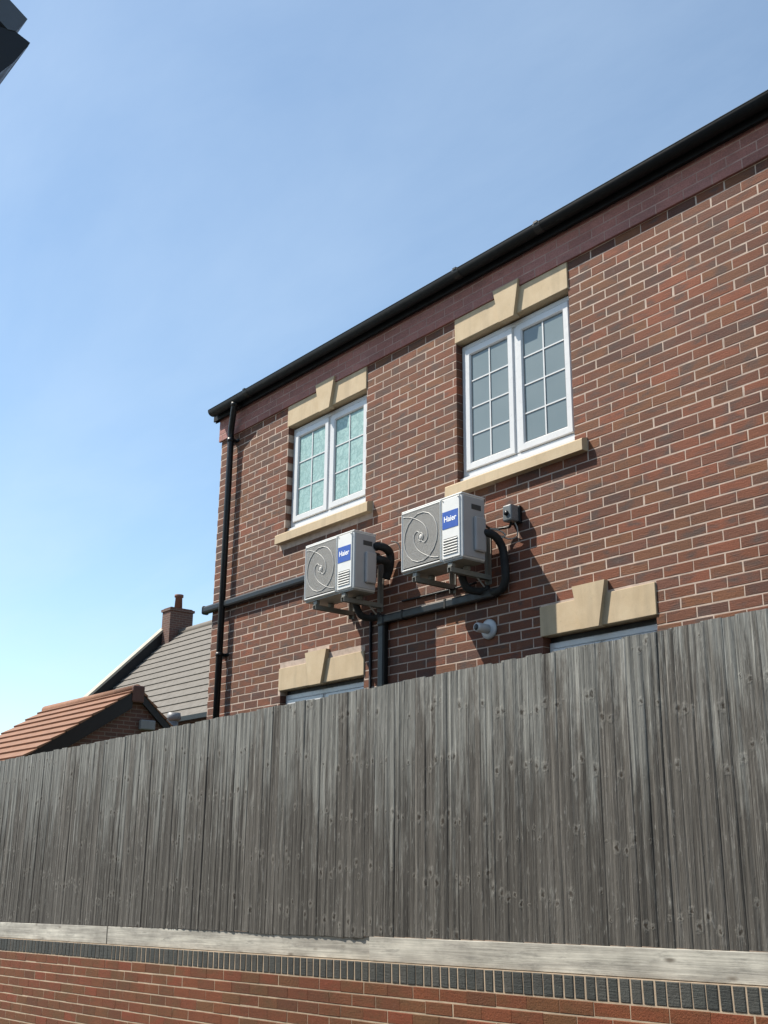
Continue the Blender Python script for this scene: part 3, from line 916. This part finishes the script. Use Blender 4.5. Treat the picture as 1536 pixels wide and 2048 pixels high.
    bt.box(0.006, AW - 0.006, 0.010, AD - 0.004, -0.012, -0.0005)
    bt.build('base_pan', M['bracket'], root)
    return root
AC1X, AC2X = -3.828, -2.507
make_ac(AC1X, 'white outdoor cooling unit under the frosted window, the lower pictured of the two')
make_ac(AC2X, 'white outdoor cooling unit touching the sill of the window with plain grey panes')

def thing_tube(name, pts, r, mat, label, cat, seg=12, group=None, parts=()):
    b = MB(); b.smooth = True
    b.tube(pts, r, seg)
    o = b.build(name, mat)
    tag(o, label, cat, group)
    return o

# pipe runs ------------------------------------------------------------
# insulated pair leaving the right hand unit, turning down into the trunking
x2 = AC2X + AW
run = empty('pipe_trunking', (-2.5, -0.05, zt(-2.35)))
tag(run, 'black pipe trunking running under the right unit and down to the fence', 'pipe trunking')
def rel(pts, o): return [(p[0] - o[0], p[1] - o[1], p[2] - o[2]) for p in pts]
o0 = (-2.5, -0.05, zt(-2.35))
b = MB()
TZ = -2.345
def trunk_box(mb, x0, x1, z0, z1):
    mb.cbox(x0, x1, -0.0615, -0.0008, z0, z1, 0.014)
b.v = []
trunk_box(b, -3.265, -1.86, zt(TZ - 0.036), zt(TZ + 0.036))
me = b.build('horizontal_duct', M['black'], run); me.data.transform(Matrix.Translation(Vector(o0) * -1))
b = MB(); trunk_box(b, -3.268, -3.188, zt(-4.6), zt(TZ - 0.040))
me = b.build('vertical_duct', M['black'], run); me.data.transform(Matrix.Translation(Vector(o0) * -1))
b = MB(); b.cbox(-3.277, -3.180, -0.068, -0.0006, zt(TZ - 0.055), zt(TZ + 0.044), 0.020)
me = b.build('elbow', M['black'], run); me.data.transform(Matrix.Translation(Vector(o0) * -1))
b = MB(); b.smooth = True
b.tube(smooth_path(rel([(x2 + 0.00, -0.215, zt(-1.93)), (x2 + 0.035, -0.20, zt(-1.930)), (x2 + 0.060, -0.14, zt(-1.955)), (-1.750, -0.075, zt(-2.03)), (-1.748, -0.055, zt(-2.16)), (-1.752, -0.050, zt(-2.27)), (-1.80, -0.045, zt(-2.335)), (-1.90, -0.040, zt(-2.345))], o0), 6), 0.031, 14)
b.build('lagged_pipe', M['lagging'], run)

for bx in (-2.95, -2.42):
    b = MB(); b.cbox(bx - 0.012, bx + 0.012, -0.0655, -0.0004, zt(TZ - 0.0395), zt(TZ + 0.0395), 0.006)
    me = b.build('saddle_clip', M['lagging'], run); me.data.transform(Matrix.Translation(Vector(o0) * -1))

# left hand unit: lagged loop at its end
x1 = AC1X + AW
lp = thing_tube('lagged_pipe', smooth_path([(x1 + 0.0, -0.20, zt(-1.755)), (x1 + 0.030, -0.185, zt(-1.750)), (x1 + 0.050, -0.13, zt(-1.765)), (x1 + 0.035, -0.07, zt(-1.80)), (x1 + 0.01, -0.050, zt(-1.90)), (x1 - 0.04, -0.050, zt(-2.0))], 6),
                0.036, M['lagging'], 'black foam lagged pipe bending out of the end of the left unit', 'pipe', 14)
b = MB(); b.smooth = True
b.tube(smooth_path([(x1 + 0.0, -0.19, zt(-1.865)), (x1 + 0.030, -0.17, zt(-1.865)), (x1 + 0.030, -0.10, zt(-1.88)), (x1 - 0.02, -0.05, zt(-1.95))], 6), 0.034, 12)
b.build('lower_pipe', M['lagging'], lp)
# band of black trunking from the left unit round the corner
b = MB(); b.cbox(-6.235, -3.30, -0.076, -0.0008, zt(-1.815), zt(-1.735), 0.022)
pt = b.build('pipe_cover', M['black'])
tag(pt, 'long black pipe cover from the left unit to beyond the house corner', 'pipe cover')
b = MB(); b.cbox(-6.245, -6.208, -0.082, 0.004, zt(-1.822), zt(-1.728), 0.020)
b.build('end_cap', M['black'], pt)
for q in (-5.0, -4.15):
    pass
# drains hanging under both units
for xx, lab in ((AC1X, 'black drain hose hanging below the left unit'), (AC2X, 'black drain hose hanging below the right unit')):
    xc = xx + 0.44
    d = thing_tube('drain_hose', smooth_path([(xc, -0.20, zt(-2.15)), (xc, -0.195, zt(-2.22)), (xc + 0.01, -0.15, zt(-2.30)), (xc + 0.05, -0.06, zt(-2.315)), (xc + 0.12, -0.03, zt(-2.30))], 6), 0.030, M['lagging'], lab, 'hose', 12, 'drain hoses under the units')
    b = MB(); b.smooth = True
    b.tube([(xc, -0.20, zt(-2.158)), (xc, -0.20, zt(-2.20))], 0.042, 14)
    b.build('hose_collar', M['lagging'], d)
    thing_tube('thin_cable', smooth_path([(xc + 0.085, -0.16, zt(-2.19)), (xc + 0.10, -0.12, zt(-2.24)), (xc + 0.10, -0.05, zt(-2.30)), (xc + 0.09, -0.012, zt(-2.36))], 5), 0.006, M['cable_pale'],
               'thin pale cable dropping behind the ' + ('left' if xx == AC1X else 'right') + ' unit bracket', 'cable', 8, 'cables on the wall')
thing_tube('wall_cable', [(-3.418, -0.014, zt(-2.25)), (-3.418, -0.014, zt(-3.2)), (-3.416, -0.014, zt(-4.6))], 0.0125, M['black'], 'black cable running straight down beside the vertical trunking', 'cable', 10)
thing_tube('wall_cable', smooth_path([(-3.0, -0.012, zt(-2.215)), (-2.70, -0.012, zt(-2.222)), (-2.45, -0.012, zt(-2.224)), (-2.10, -0.02, zt(-2.226))], 5), 0.009, M['black'], 'thin black cable running level between the two units', 'cable', 8)

# isolator box beside the right hand unit
ib = empty('isolator_box', (-1.655, -0.002, zt(-1.785)))
tag(ib, 'small dark grey isolator box on the wall right of the right unit', 'isolator box')
b = MB(); b.cbox(-0.045, 0.045, -0.115, -0.028, -0.062, 0.066, 0.012)
b.build('box_cover', M['grey_box'], ib)
b = MB(); b.cbox(-0.050, 0.050, -0.0285, 0.0, -0.068, 0.070, 0.006)
b.build('box_base', M['black'], ib)
b = MB(); b.smooth = True; b.tube([(0, -0.115, 0.0), (0, -0.128, 0.0)], 0.020, 14)
b.build('rotary_switch', M['black'], ib)
thing_tube('cable', smooth_path([(-1.665, -0.06, zt(-1.845)), (-1.685, -0.06, zt(-1.875)), (-1.74, -0.05, zt(-1.868)), (-1.84, -0.09, zt(-1.865)), (x2 + 0.0, -0.20, zt(-1.86))], 6), 0.010, M['black'], 'black cable from the isolator box into the right unit', 'cable', 8)
thing_tube('cable', smooth_path([(-1.640, -0.05, zt(-1.845)), (-1.622, -0.04, zt(-1.90)), (-1.635, -0.035, zt(-1.955)), (-1.70, -0.045, zt(-1.965)), (-1.76, -0.07, zt(-1.935)), (x2 + 0.02, -0.17, zt(-1.92))], 6), 0.0055, M['cable_pale'], 'pale looped cable hanging below the isolator box', 'cable', 8)
thing_tube('cable', smooth_path([(x2 + 0.02, -0.16, zt(-1.885)), (-1.76, -0.09, zt(-1.895)), (-1.73, -0.06, zt(-1.93)), (-1.75, -0.08, zt(-1.955))], 6), 0.006, M['cable_pale'], 'short pale cable end curling above the lagged pipe', 'cable', 8)
thing_tube('cable', smooth_path([(x1 + 0.10, -0.11, zt(-1.71)), (x1 + 0.135, -0.07, zt(-1.725)), (x1 + 0.14, -0.045, zt(-1.78)), (x1 + 0.13, -0.03, zt(-1.86))], 6), 0.0055, M['cable_pale'], 'pale cable arching beside the lagged pipe of the left unit', 'cable', 8)

# white pipe with wall collar
fl = empty('flue_pipe', (-1.977, 0, zt(-2.608)))
tag(fl, 'short white flue pipe with a round wall collar in the shade below the trunking', 'flue pipe')
b = MB(); b.smooth = True
b.tube([(0, -0.001, 0), (0, -0.018, 0), (0, -0.026, 0)], [0.078, 0.076, 0.060], 24)
b.build('wall_collar', M['white_plastic'], fl)
b = MB(); b.smooth = True
b.tube([(0, -0.02, 0), (0, -0.128, 0.0), (0, -0.142, 0.0)], [0.036, 0.036, 0.031], 16)
b.build('pipe', M['white_plastic'], fl)
b = MB(); b.smooth = True
b.tube([(0, -0.1425, 0), (0, -0.1435, 0)], 0.024, 14)
b.build('pipe_mouth', M['gasket'], fl)

# ------------------------------------------------------------------ boundary wall and fence (they follow the falling ground)
SL, DYX, WY = 0.028469, 0.023622, -1.15
ang_y = -math.atan(SL); ang_z = math.atan(DYX)
def wall_frame(name, dy):
    return empty(name, (0, WY + dy, 0))
bw = wall_frame('boundary_wall', 0.0)
tag(bw, 'low orange red brick wall with blue brick coping under the wooden fence', 'wall')
SX0, SX1 = -10.5, 3.4
COP_T = -4.836 + OZ; COP_B = -4.955 + OZ
def on_wall(x, z, y=0.0): return (x, DYX * x + y, z + SL * x)
tilt = (0, ang_y, ang_z)
b = MB()
def slab(mb, x0, x1, y0, y1, z0, z1, flat=False):
    vs_ = []
    for z in (z0, z1):
        for x, y in ((x0, y0), (x1, y0), (x1, y1), (x0, y1)):
            vs_.append(on_wall(x, z, y) if not (flat and z == z0) else (x, DYX * x + y, z))
    mb.add(vs_, [(0, 3, 2, 1), (4, 5, 6, 7), (0, 1, 5, 4), (1, 2, 6, 5), (2, 3, 7, 6), (3, 0, 4, 7)])
slab(b, SX0, SX1, 0.0018, 0.215, -0.6, COP_T - 0.0015)
backing = b.build('mortar_core', M['mortar2'], bw)
wb = []
rw = random.Random(5)
WP = 0.2305
for k in range(13):
    zc_ = COP_B - 0.0385 - 0.075 * k
    sh = 0.367 if k % 2 == 0 else 0.367 + WP / 2
    for i in range(int((SX0 - sh) / WP), int((SX1 - sh) / WP)):
        j1 = rw.uniform(-.003, .003)
        wb.append((i * WP + sh + .0026 + j1, (i + 1) * WP + sh - .0026 + j1, zc_, 'brick'))
CP = 0.0725
for i in range(int(SX0 / CP), int(SX1 / CP)):
    x = 0.07 + i * CP
    wb.append((x + 0.0042 + rw.uniform(-.0015, .0015), x + CP - 0.0042 + rw.uniform(-.0015, .0015), (COP_T + COP_B) / 2, 'coping'))
lists = {'brick': [], 'coping': []}
for n, (a, c, zc_, kd) in enumerate(wb):
    h = 0.0333 if kd == 'brick' else 0.0545
    p0, p1 = on_wall(a, zc_ - h), on_wall(c, zc_ + h)
    q = [to_px((x, y + WY, z)) for x, y, z in (on_wall(a, zc_ - h), on_wall(c, zc_ - h), on_wall(c, zc_ + h), on_wall(a, zc_ + h))]
    cx, cy = sum(t[0] for t in q) / 4, sum(t[1] for t in q) / 4
    if -10 < cx < 1546 and cy < 2060:
        wpx = abs(q[1][0] - q[0][0])
        if wpx > (9 if kd == 'brick' else 7): lists[kd].append((wpx, n))
pick = set()
for kd in lists:
    lists[kd].sort(reverse=True)
    pick |= {n for _w, n in lists[kd][:300]}
rb_, rc_ = MB(), MB()
for n, (a, c, zc_, kd) in enumerate(wb):
    h = 0.0334 if kd == 'brick' else 0.0545
    yj = rw.uniform(-.0008, .0008) - (0.002 if kd == 'coping' else 0.0)
    if n in pick:
        me = brick_mesh(c - a, 2 * h, 0.1, M['wall_brick'] if kd == 'brick' else M['coping'], rw, kd)
        link_mesh('brick' if kd == 'brick' else 'coping_brick', me, bw, on_wall((a + c) / 2, zc_, yj), (rw.uniform(-.004, .004), ang_y + rw.uniform(-.003, .003), ang_z + rw.uniform(-.002, .002)))
    else:
        mb = rb_ if kd == 'brick' else rc_
        mb.t = rw.random()
        base = len(mb.v)
        brick_geo(mb, a, c, yj, 0.1, zc_ - h, zc_ + h, rw)
        for i in range(base, len(mb.v)):
            x, y, z = mb.v[i]; mb.v[i] = on_wall(x, z, y)
tag(rb_.build('bricks', M['wall_brick'], bw, fix=False), kind='stuff')
tag(rc_.build('coping_bricks', M['coping'], bw, fix=False), kind='stuff')

fence = wall_frame('wooden_fence', 0.03)
tag(fence, 'tall weathered grey feather edge board fence standing on the brick wall', 'fence')
FB = -4.692 + OZ
def ftop(x): return -3.129 + OZ + 0.0200 * x
def make_board_mesh(seed):
    """feather-edge board, unit height: thin left edge, thick right edge, a little warped"""
    rr = random.Random(seed)
    mb = MB()
    W, T = 0.125, 0.013
    w4 = [rr.uniform(-.0036, .0030) for _ in range(4)]
    prof = [(-0.025, 0.0010), (0.000, -0.0008 + w4[0] * .5), (0.022, -0.0022 + w4[1]), (0.046, -0.0022 + w4[2]), (0.070, -0.0036 + w4[3]), (0.0925, -0.0042), (0.1000, -0.0012), (0.1000, 0.0050), (-0.025, 0.0050)]
    n = 6
    rings = []
    bow = rr.uniform(-.003, .003); sw_ = rr.uniform(-.004, .004)
    for i in range(n + 1):
        t = i / n
        dx = sw_ * math.sin(t * math.pi) + rr.uniform(-.0008, .0008)
        dyy = bow * math.sin(t * math.pi) + rr.uniform(-.0006, .0006)
        cup = rr.uniform(-.0008, .0008)
        rings.append([(p[0] + dx, p[1] + dyy + cup * (1 if j in (2, 3, 4) else 0), t) for j, p in enumerate(prof)])
    m_ = len(prof)
    vs_ = [p for r in rings for p in r]
    fs = []
    for i in range(n):
        for j in range(m_):
            if j == 7: continue
            k = (j + 1) % m_
            fs.append((i * m_ + j, i * m_ + k, (i + 1) * m_ + k, (i + 1) * m_ + j))
    fs.append(tuple(range(m_ - 1, -1, -1))); fs.append(tuple(n * m_ + j for j in range(m_)))
    mb.add(vs_, fs)
    return mb
HGT = 1.60
board_meshes = []
for s in range(14):
    mb = make_board_mesh(100 + s)
    mb.v = [(x, y, z * HGT) for x, y, z in mb.v]
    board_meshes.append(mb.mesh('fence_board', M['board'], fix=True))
rf_ = random.Random(21)
x = -10.4
while x < 3.2:
    fwd = -3.33 < x < -2.05                      # here the boards lap over the gravel board
    zb = FB + SL * x + (rf_.uniform(-.010, -.002) if fwd or x > 0.25 and rf_.random() < 0.4 else rf_.uniform(.0015, .006))
    zt_ = ftop(x) + rf_.uniform(-.006, .006)
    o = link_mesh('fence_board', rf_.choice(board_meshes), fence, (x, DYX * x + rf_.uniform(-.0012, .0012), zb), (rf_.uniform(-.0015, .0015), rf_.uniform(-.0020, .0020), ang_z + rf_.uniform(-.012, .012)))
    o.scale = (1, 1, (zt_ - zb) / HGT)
    x += 0.100 + rf_.uniform(-.003, .003)
# pale timber boards along the foot of the fence
gj = [-10.5, -8.6, -5.449, -1.916, 1.35, 3.4]
for i in range(len(gj) - 1):
    a, c = gj[i] + 0.0025, gj[i + 1] - 0.0025
    set_back = (-0.010, -0.009, 0.0035, -0.009, -0.008)[i]
    L = c - a
    b = MB()
    b.cbox(-L / 2, L / 2, 0, 0.034, 0.0, FB - COP_T - 0.003, 0.003)
    xm = (a + c) / 2
    b.build('gravel_board', M['gravel_board'], fence, on_wall(xm, COP_T + 0.002, set_back), (0.0, ang_y, ang_z + (0.0045 if i == 2 else 0.0)))
for zr in (0.25, 0.85, 1.42):
    b = MB()
    b.add([(SX0 + 0.2, DYX * SX0 + 0.014, FB + SL * SX0 + zr), (SX1 - 0.3, DYX * SX1 + 0.014, FB + SL * SX1 + zr - (0.0 if zr < 1.4 else 0.1)),
           (SX1 - 0.3, DYX * SX1 + 0.054, FB + SL * SX1 + zr), (SX0 + 0.2, DYX * SX0 + 0.054, FB + SL * SX0 + zr),
           (SX0 + 0.2, DYX * SX0 + 0.014, FB + SL * SX0 + zr + 0.07), (SX1 - 0.3, DYX * SX1 + 0.014, FB + SL * SX1 + zr - (0.0 if zr < 1.4 else 0.1) + 0.07),
           (SX1 - 0.3, DYX * SX1 + 0.054, FB + SL * SX1 + zr + 0.05), (SX0 + 0.2, DYX * SX0 + 0.054, FB + SL * SX0 + zr + 0.05)],
          [(0, 3, 2, 1), (4, 5, 6, 7), (0, 1, 5, 4), (1, 2, 6, 5), (2, 3, 7, 6), (3, 0, 4, 7)])
    b.build('rail', M['board'], fence)

# ------------------------------------------------------------------ the garage with the orange roof
gar = empty('garage', (-15, 3.62, 0))
tag(gar, 'brick garage with an orange tiled roof and black barge boards beyond the fence', 'garage')
AX, AY, AZ = -15.0, 3.62, zt(-1.29)
LX = -19.25
pl, prr = math.tan(R(33.8)), math.tan(R(41.6))
fy, by = AY - 3.0, AY + 2.3
fz, bz = AZ - 3.0 * pl, AZ - 2.3 * prr
def loc(v): return [(p[0] + 15, p[1] - 3.62, p[2]) for p in v]
b = MB()
ip, fy2, by2 = 0.14, fy + 0.22, by - 0.16
prof = [(fy2, 0.0), (by2, 0.0), (by2, AZ - 0.14 - (by2 - AY) * prr), (AY, AZ - 0.14), (fy2, AZ - 0.14 - (AY - fy2) * pl)]
b.prism([(p[0] - 3.62, p[1]) for p in prof], 'x', LX + 15 + 0.12, -0.05)
b.build('wall', M['brick_far'], gar)
def roof_rows(parent, mat, x0, x1, ye, ze, yr, zr, gauge, th, ox, oy, seed, rag=0.0):
    rr = random.Random(seed)
    for i, pr in enumerate(tiled_slope(None, 0, 0, ye, ze, yr, zr, gauge, th)):
        mb = MB(); mb.prism([(p[0] - oy, p[1]) for p in pr], 'x', x0 - ox + rr.uniform(-rag, rag), x1 - ox)
        mb.build('tile_course', mat, parent)
roof = MB(); roof.add([(LX + 15, fy - 3.62, fz), (0.04, fy - 3.62, fz), (0.04, 0, AZ), (LX + 15, 0, AZ), (LX + 15, by - 3.62, bz), (0.04, by - 3.62, bz)], [(0, 1, 2, 3), (3, 2, 5, 4)])
groof = roof.build('roof', M['orange_roof'], gar, fix=False)
groof.location.z = -0.02
roof_rows(groof, M['orange_roof'], LX, AX + 0.06, fy, fz + 0.02, AY, AZ + 0.02, 0.285, 0.045, -15, 3.62, 3, 0.03)
roof_rows(groof, M['orange_roof'], LX, AX + 0.06, by, bz + 0.02, AY, AZ + 0.02, 0.285, 0.045, -15, 3.62, 4, 0.03)
b = MB(); b.smooth = True
b.tube([(LX + 15 + 0.02, 0, AZ + 0.0), (0.0, 0, AZ + 0.0)], 0.085, 12)
b.build('ridge', M['orange_roof'], gar)
b = MB(); b.cbox(0.0, 0.075, -0.12, 0.12, AZ - 0.26, AZ + 0.055, 0.03)
b.build('ridge_end', M['ridge_brown'], gar)
for s, (ye, ze, dd) in enumerate(((fy, fz, 0.30), (by, bz, 0.17))):
    b = MB()
    y0_, y1_ = ye - 3.62, (-0.10 if s == 0 else 0.10)
    tz = AZ - 0.10 * (pl if s == 0 else prr)
    b.prism([(y0_, ze - 0.005), (y1_, tz - 0.005), (y1_, tz - dd), (y0_, ze - dd)], 'x', 0.0, 0.045)
    b.build('barge_board', M['black'], gar)
b = MB(); b.cbox(0.0, 0.10, -0.15, 0.15, -0.09, 0.09, 0.02)
vb = b.build('vent_box', M['grey_paint'], None, (-15.0 + -0.04, 3.86, zt(-1.935)))
tag(vb, 'small pale grey vent box on the gable of the garage just above the fence', 'vent box')
b = MB(); b.smooth = True
b.tube([(0, 0, 0.0), (0, 0, 4.42)], 0.10, 12)
ps = b.build('post', M['grey_paint'], None, (-17.95, 6.0, 0.0))
tag(ps, 'grey post showing above the fence next to the end of the garage barge board', 'post')
b = MB(); b.smooth = True
b.tube([(0, 0, 4.42), (0, 0, 4.47), (0, 0, 4.60)], [0.10, 0.16, 0.14], 12)
b.build('post_cap', M['grey_paint'], ps)

# ------------------------------------------------------------------ the house with the grey roof
GX, GYE, GZE = -28.95, 8.0, zt(-0.92)
GYR, GZR = 11.70, zt(2.78)
GXR = -13.0
gh = empty('grey_roof_house', (GX, GYE, 0))
tag(gh, 'distant house with a grey tiled roof, stone verge and brick chimney', 'house')
b = MB()
yb_ = GYR * 2 - GYE
b.prism([(0.25, 0.0), (yb_ - GYE - 0.25, 0.0), (yb_ - GYE - 0.25, GZE + 0.12), (GYR - GYE, GZR - 0.12), (0.25, GZE + 0.12)], 'x', 0.05, GXR - GX)
b.build('wall', M['brick_far'], gh)
roof = MB(); roof.add([(0.05, 0, GZE), (GXR - GX, 0, GZE), (GXR - GX, GYR - GYE, GZR), (0.05, GYR - GYE, GZR), (0.05, yb_ - GYE, GZE), (GXR - GX, yb_ - GYE, GZE)], [(0, 1, 2, 3), (3, 2, 5, 4)])
hroof = roof.build('roof', M['grey_roof'], gh, fix=False)
roof_rows(hroof, M['grey_roof'], GX + 0.06, GXR, GYE, GZE + 0.02, GYR, GZR + 0.02, 0.345, 0.038, GX, GYE, 8)
b = MB(); b.smooth = True
b.tube([(0.1, GYR - GYE, GZR + 0.02), (GXR - GX, GYR - GYE, GZR + 0.02)], 0.11, 10)
b.build('ridge', M['grey_roof'], gh)
# raised verge: brick upstand, coloured black to stand for its shade, with a pale coping
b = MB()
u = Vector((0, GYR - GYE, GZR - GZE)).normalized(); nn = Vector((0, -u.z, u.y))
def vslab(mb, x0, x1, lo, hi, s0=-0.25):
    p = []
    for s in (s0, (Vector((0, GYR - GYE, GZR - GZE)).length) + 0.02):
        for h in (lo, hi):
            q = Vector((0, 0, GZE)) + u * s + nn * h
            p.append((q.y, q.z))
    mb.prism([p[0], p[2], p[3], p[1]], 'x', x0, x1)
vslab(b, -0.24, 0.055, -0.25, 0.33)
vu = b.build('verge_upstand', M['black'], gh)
b = MB(); vslab(b, -0.27, 0.08, 0.332, 0.40)
b.build('verge_coping', M['pale_stone'], vu)
b = MB(); b.box(-0.1, GXR - GX, -0.16, -0.02, GZE - 0.10, GZE + 0.015)
b.build('gutter', M['black'], gh)
CX0, CX1, CYH = -0.02, 0.52, 0.42
ch = MB(); ch.box(CX0, CX1, GYR - GYE - CYH, GYR - GYE + CYH, GZR - 1.0, GZR + 0.72)
chim = ch.build('chimney', M['brick_far'], gh)
ch = MB(); ch.box(CX0 - 0.04, CX1 + 0.04, GYR - GYE - CYH - 0.04, GYR - GYE + CYH + 0.04, GZR + 0.722, GZR + 0.80)
ch.box(CX0 + 0.02, CX1 - 0.02, GYR - GYE - CYH + 0.02, GYR - GYE + CYH - 0.02, GZR + 0.8005, GZR + 0.84)
ch.build('chimney_cap', M['brick_far'], chim)
ch = MB(); ch.smooth = True
cy_ = GYR - GYE
cxm = (CX0 + CX1) / 2
ch.tube([(cxm, cy_, GZR + 0.83), (cxm, cy_, GZR + 1.24), (cxm, cy_, GZR + 1.25), (cxm, cy_, GZR + 1.33)], [0.135, 0.115, 0.15, 0.15], 14)
ch.build('chimney_pot', M['clay'], chim)

# ------------------------------------------------------------------ corner of the near garage roof, top left
nb = empty('garage', (1.2, -5.0, 0))
tag(nb, 'dark eaves corner of a near garage at the top left', 'garage')
def L(ps): return [(p[0] + 5.0, zt(p[1])) for p in ps]
sl_ = math.tan(R(32.5))
ry = -8.2; rz = -1.892 + (-4.977 - ry) * sl_
b = MB()
b.prism(L([(-4.977, -1.892), (-4.992, -1.925), (-5.005, -1.950), (-5.030, -1.958), (ry, rz - 0.075), (ry, rz)]), 'x', -6.0, 0.0)
b.prism(L([(ry, rz), (ry, rz - 0.075), (2 * ry + 5.0, -1.96), (2 * ry + 4.977, -1.892)]), 'x', -6.0, 0.0)
b.build('roof', M['eaves_grey'], nb)
b = MB()
g_out = [(-4.960, -1.967), (-4.966, -1.986), (-4.974, -1.998), (-4.984, -2.022), (-5.002, -2.060), (-5.036, -2.113), (-5.065, -2.135), (-5.085, -2.135), (-5.085, -1.965), (-5.005, -1.952)]
b.prism(L(g_out), 'x', -6.0, -0.002)
b.build('gutter', M['black'], nb)
b = MB()
b.prism(L([(-5.088, -1.97), (-5.088, -2.17), (-5.20, -2.20), (ry, rz - 0.30), (ry, rz - 0.08)]), 'x', -0.05, -0.004)
b.build('barge_board', M['black'], nb)
b = MB()
b.prism([(p[0] + 5.0, p[1]) for p in ((-5.22, 0.0), (-5.22, zt(-2.16)), (ry, zt(rz - 0.20)), (2 * ry + 5.22, zt(-2.16)), (2 * ry + 5.22, 0.0))], 'x', -5.9, -0.12)
b.build('wall', M['brick_far'], nb)
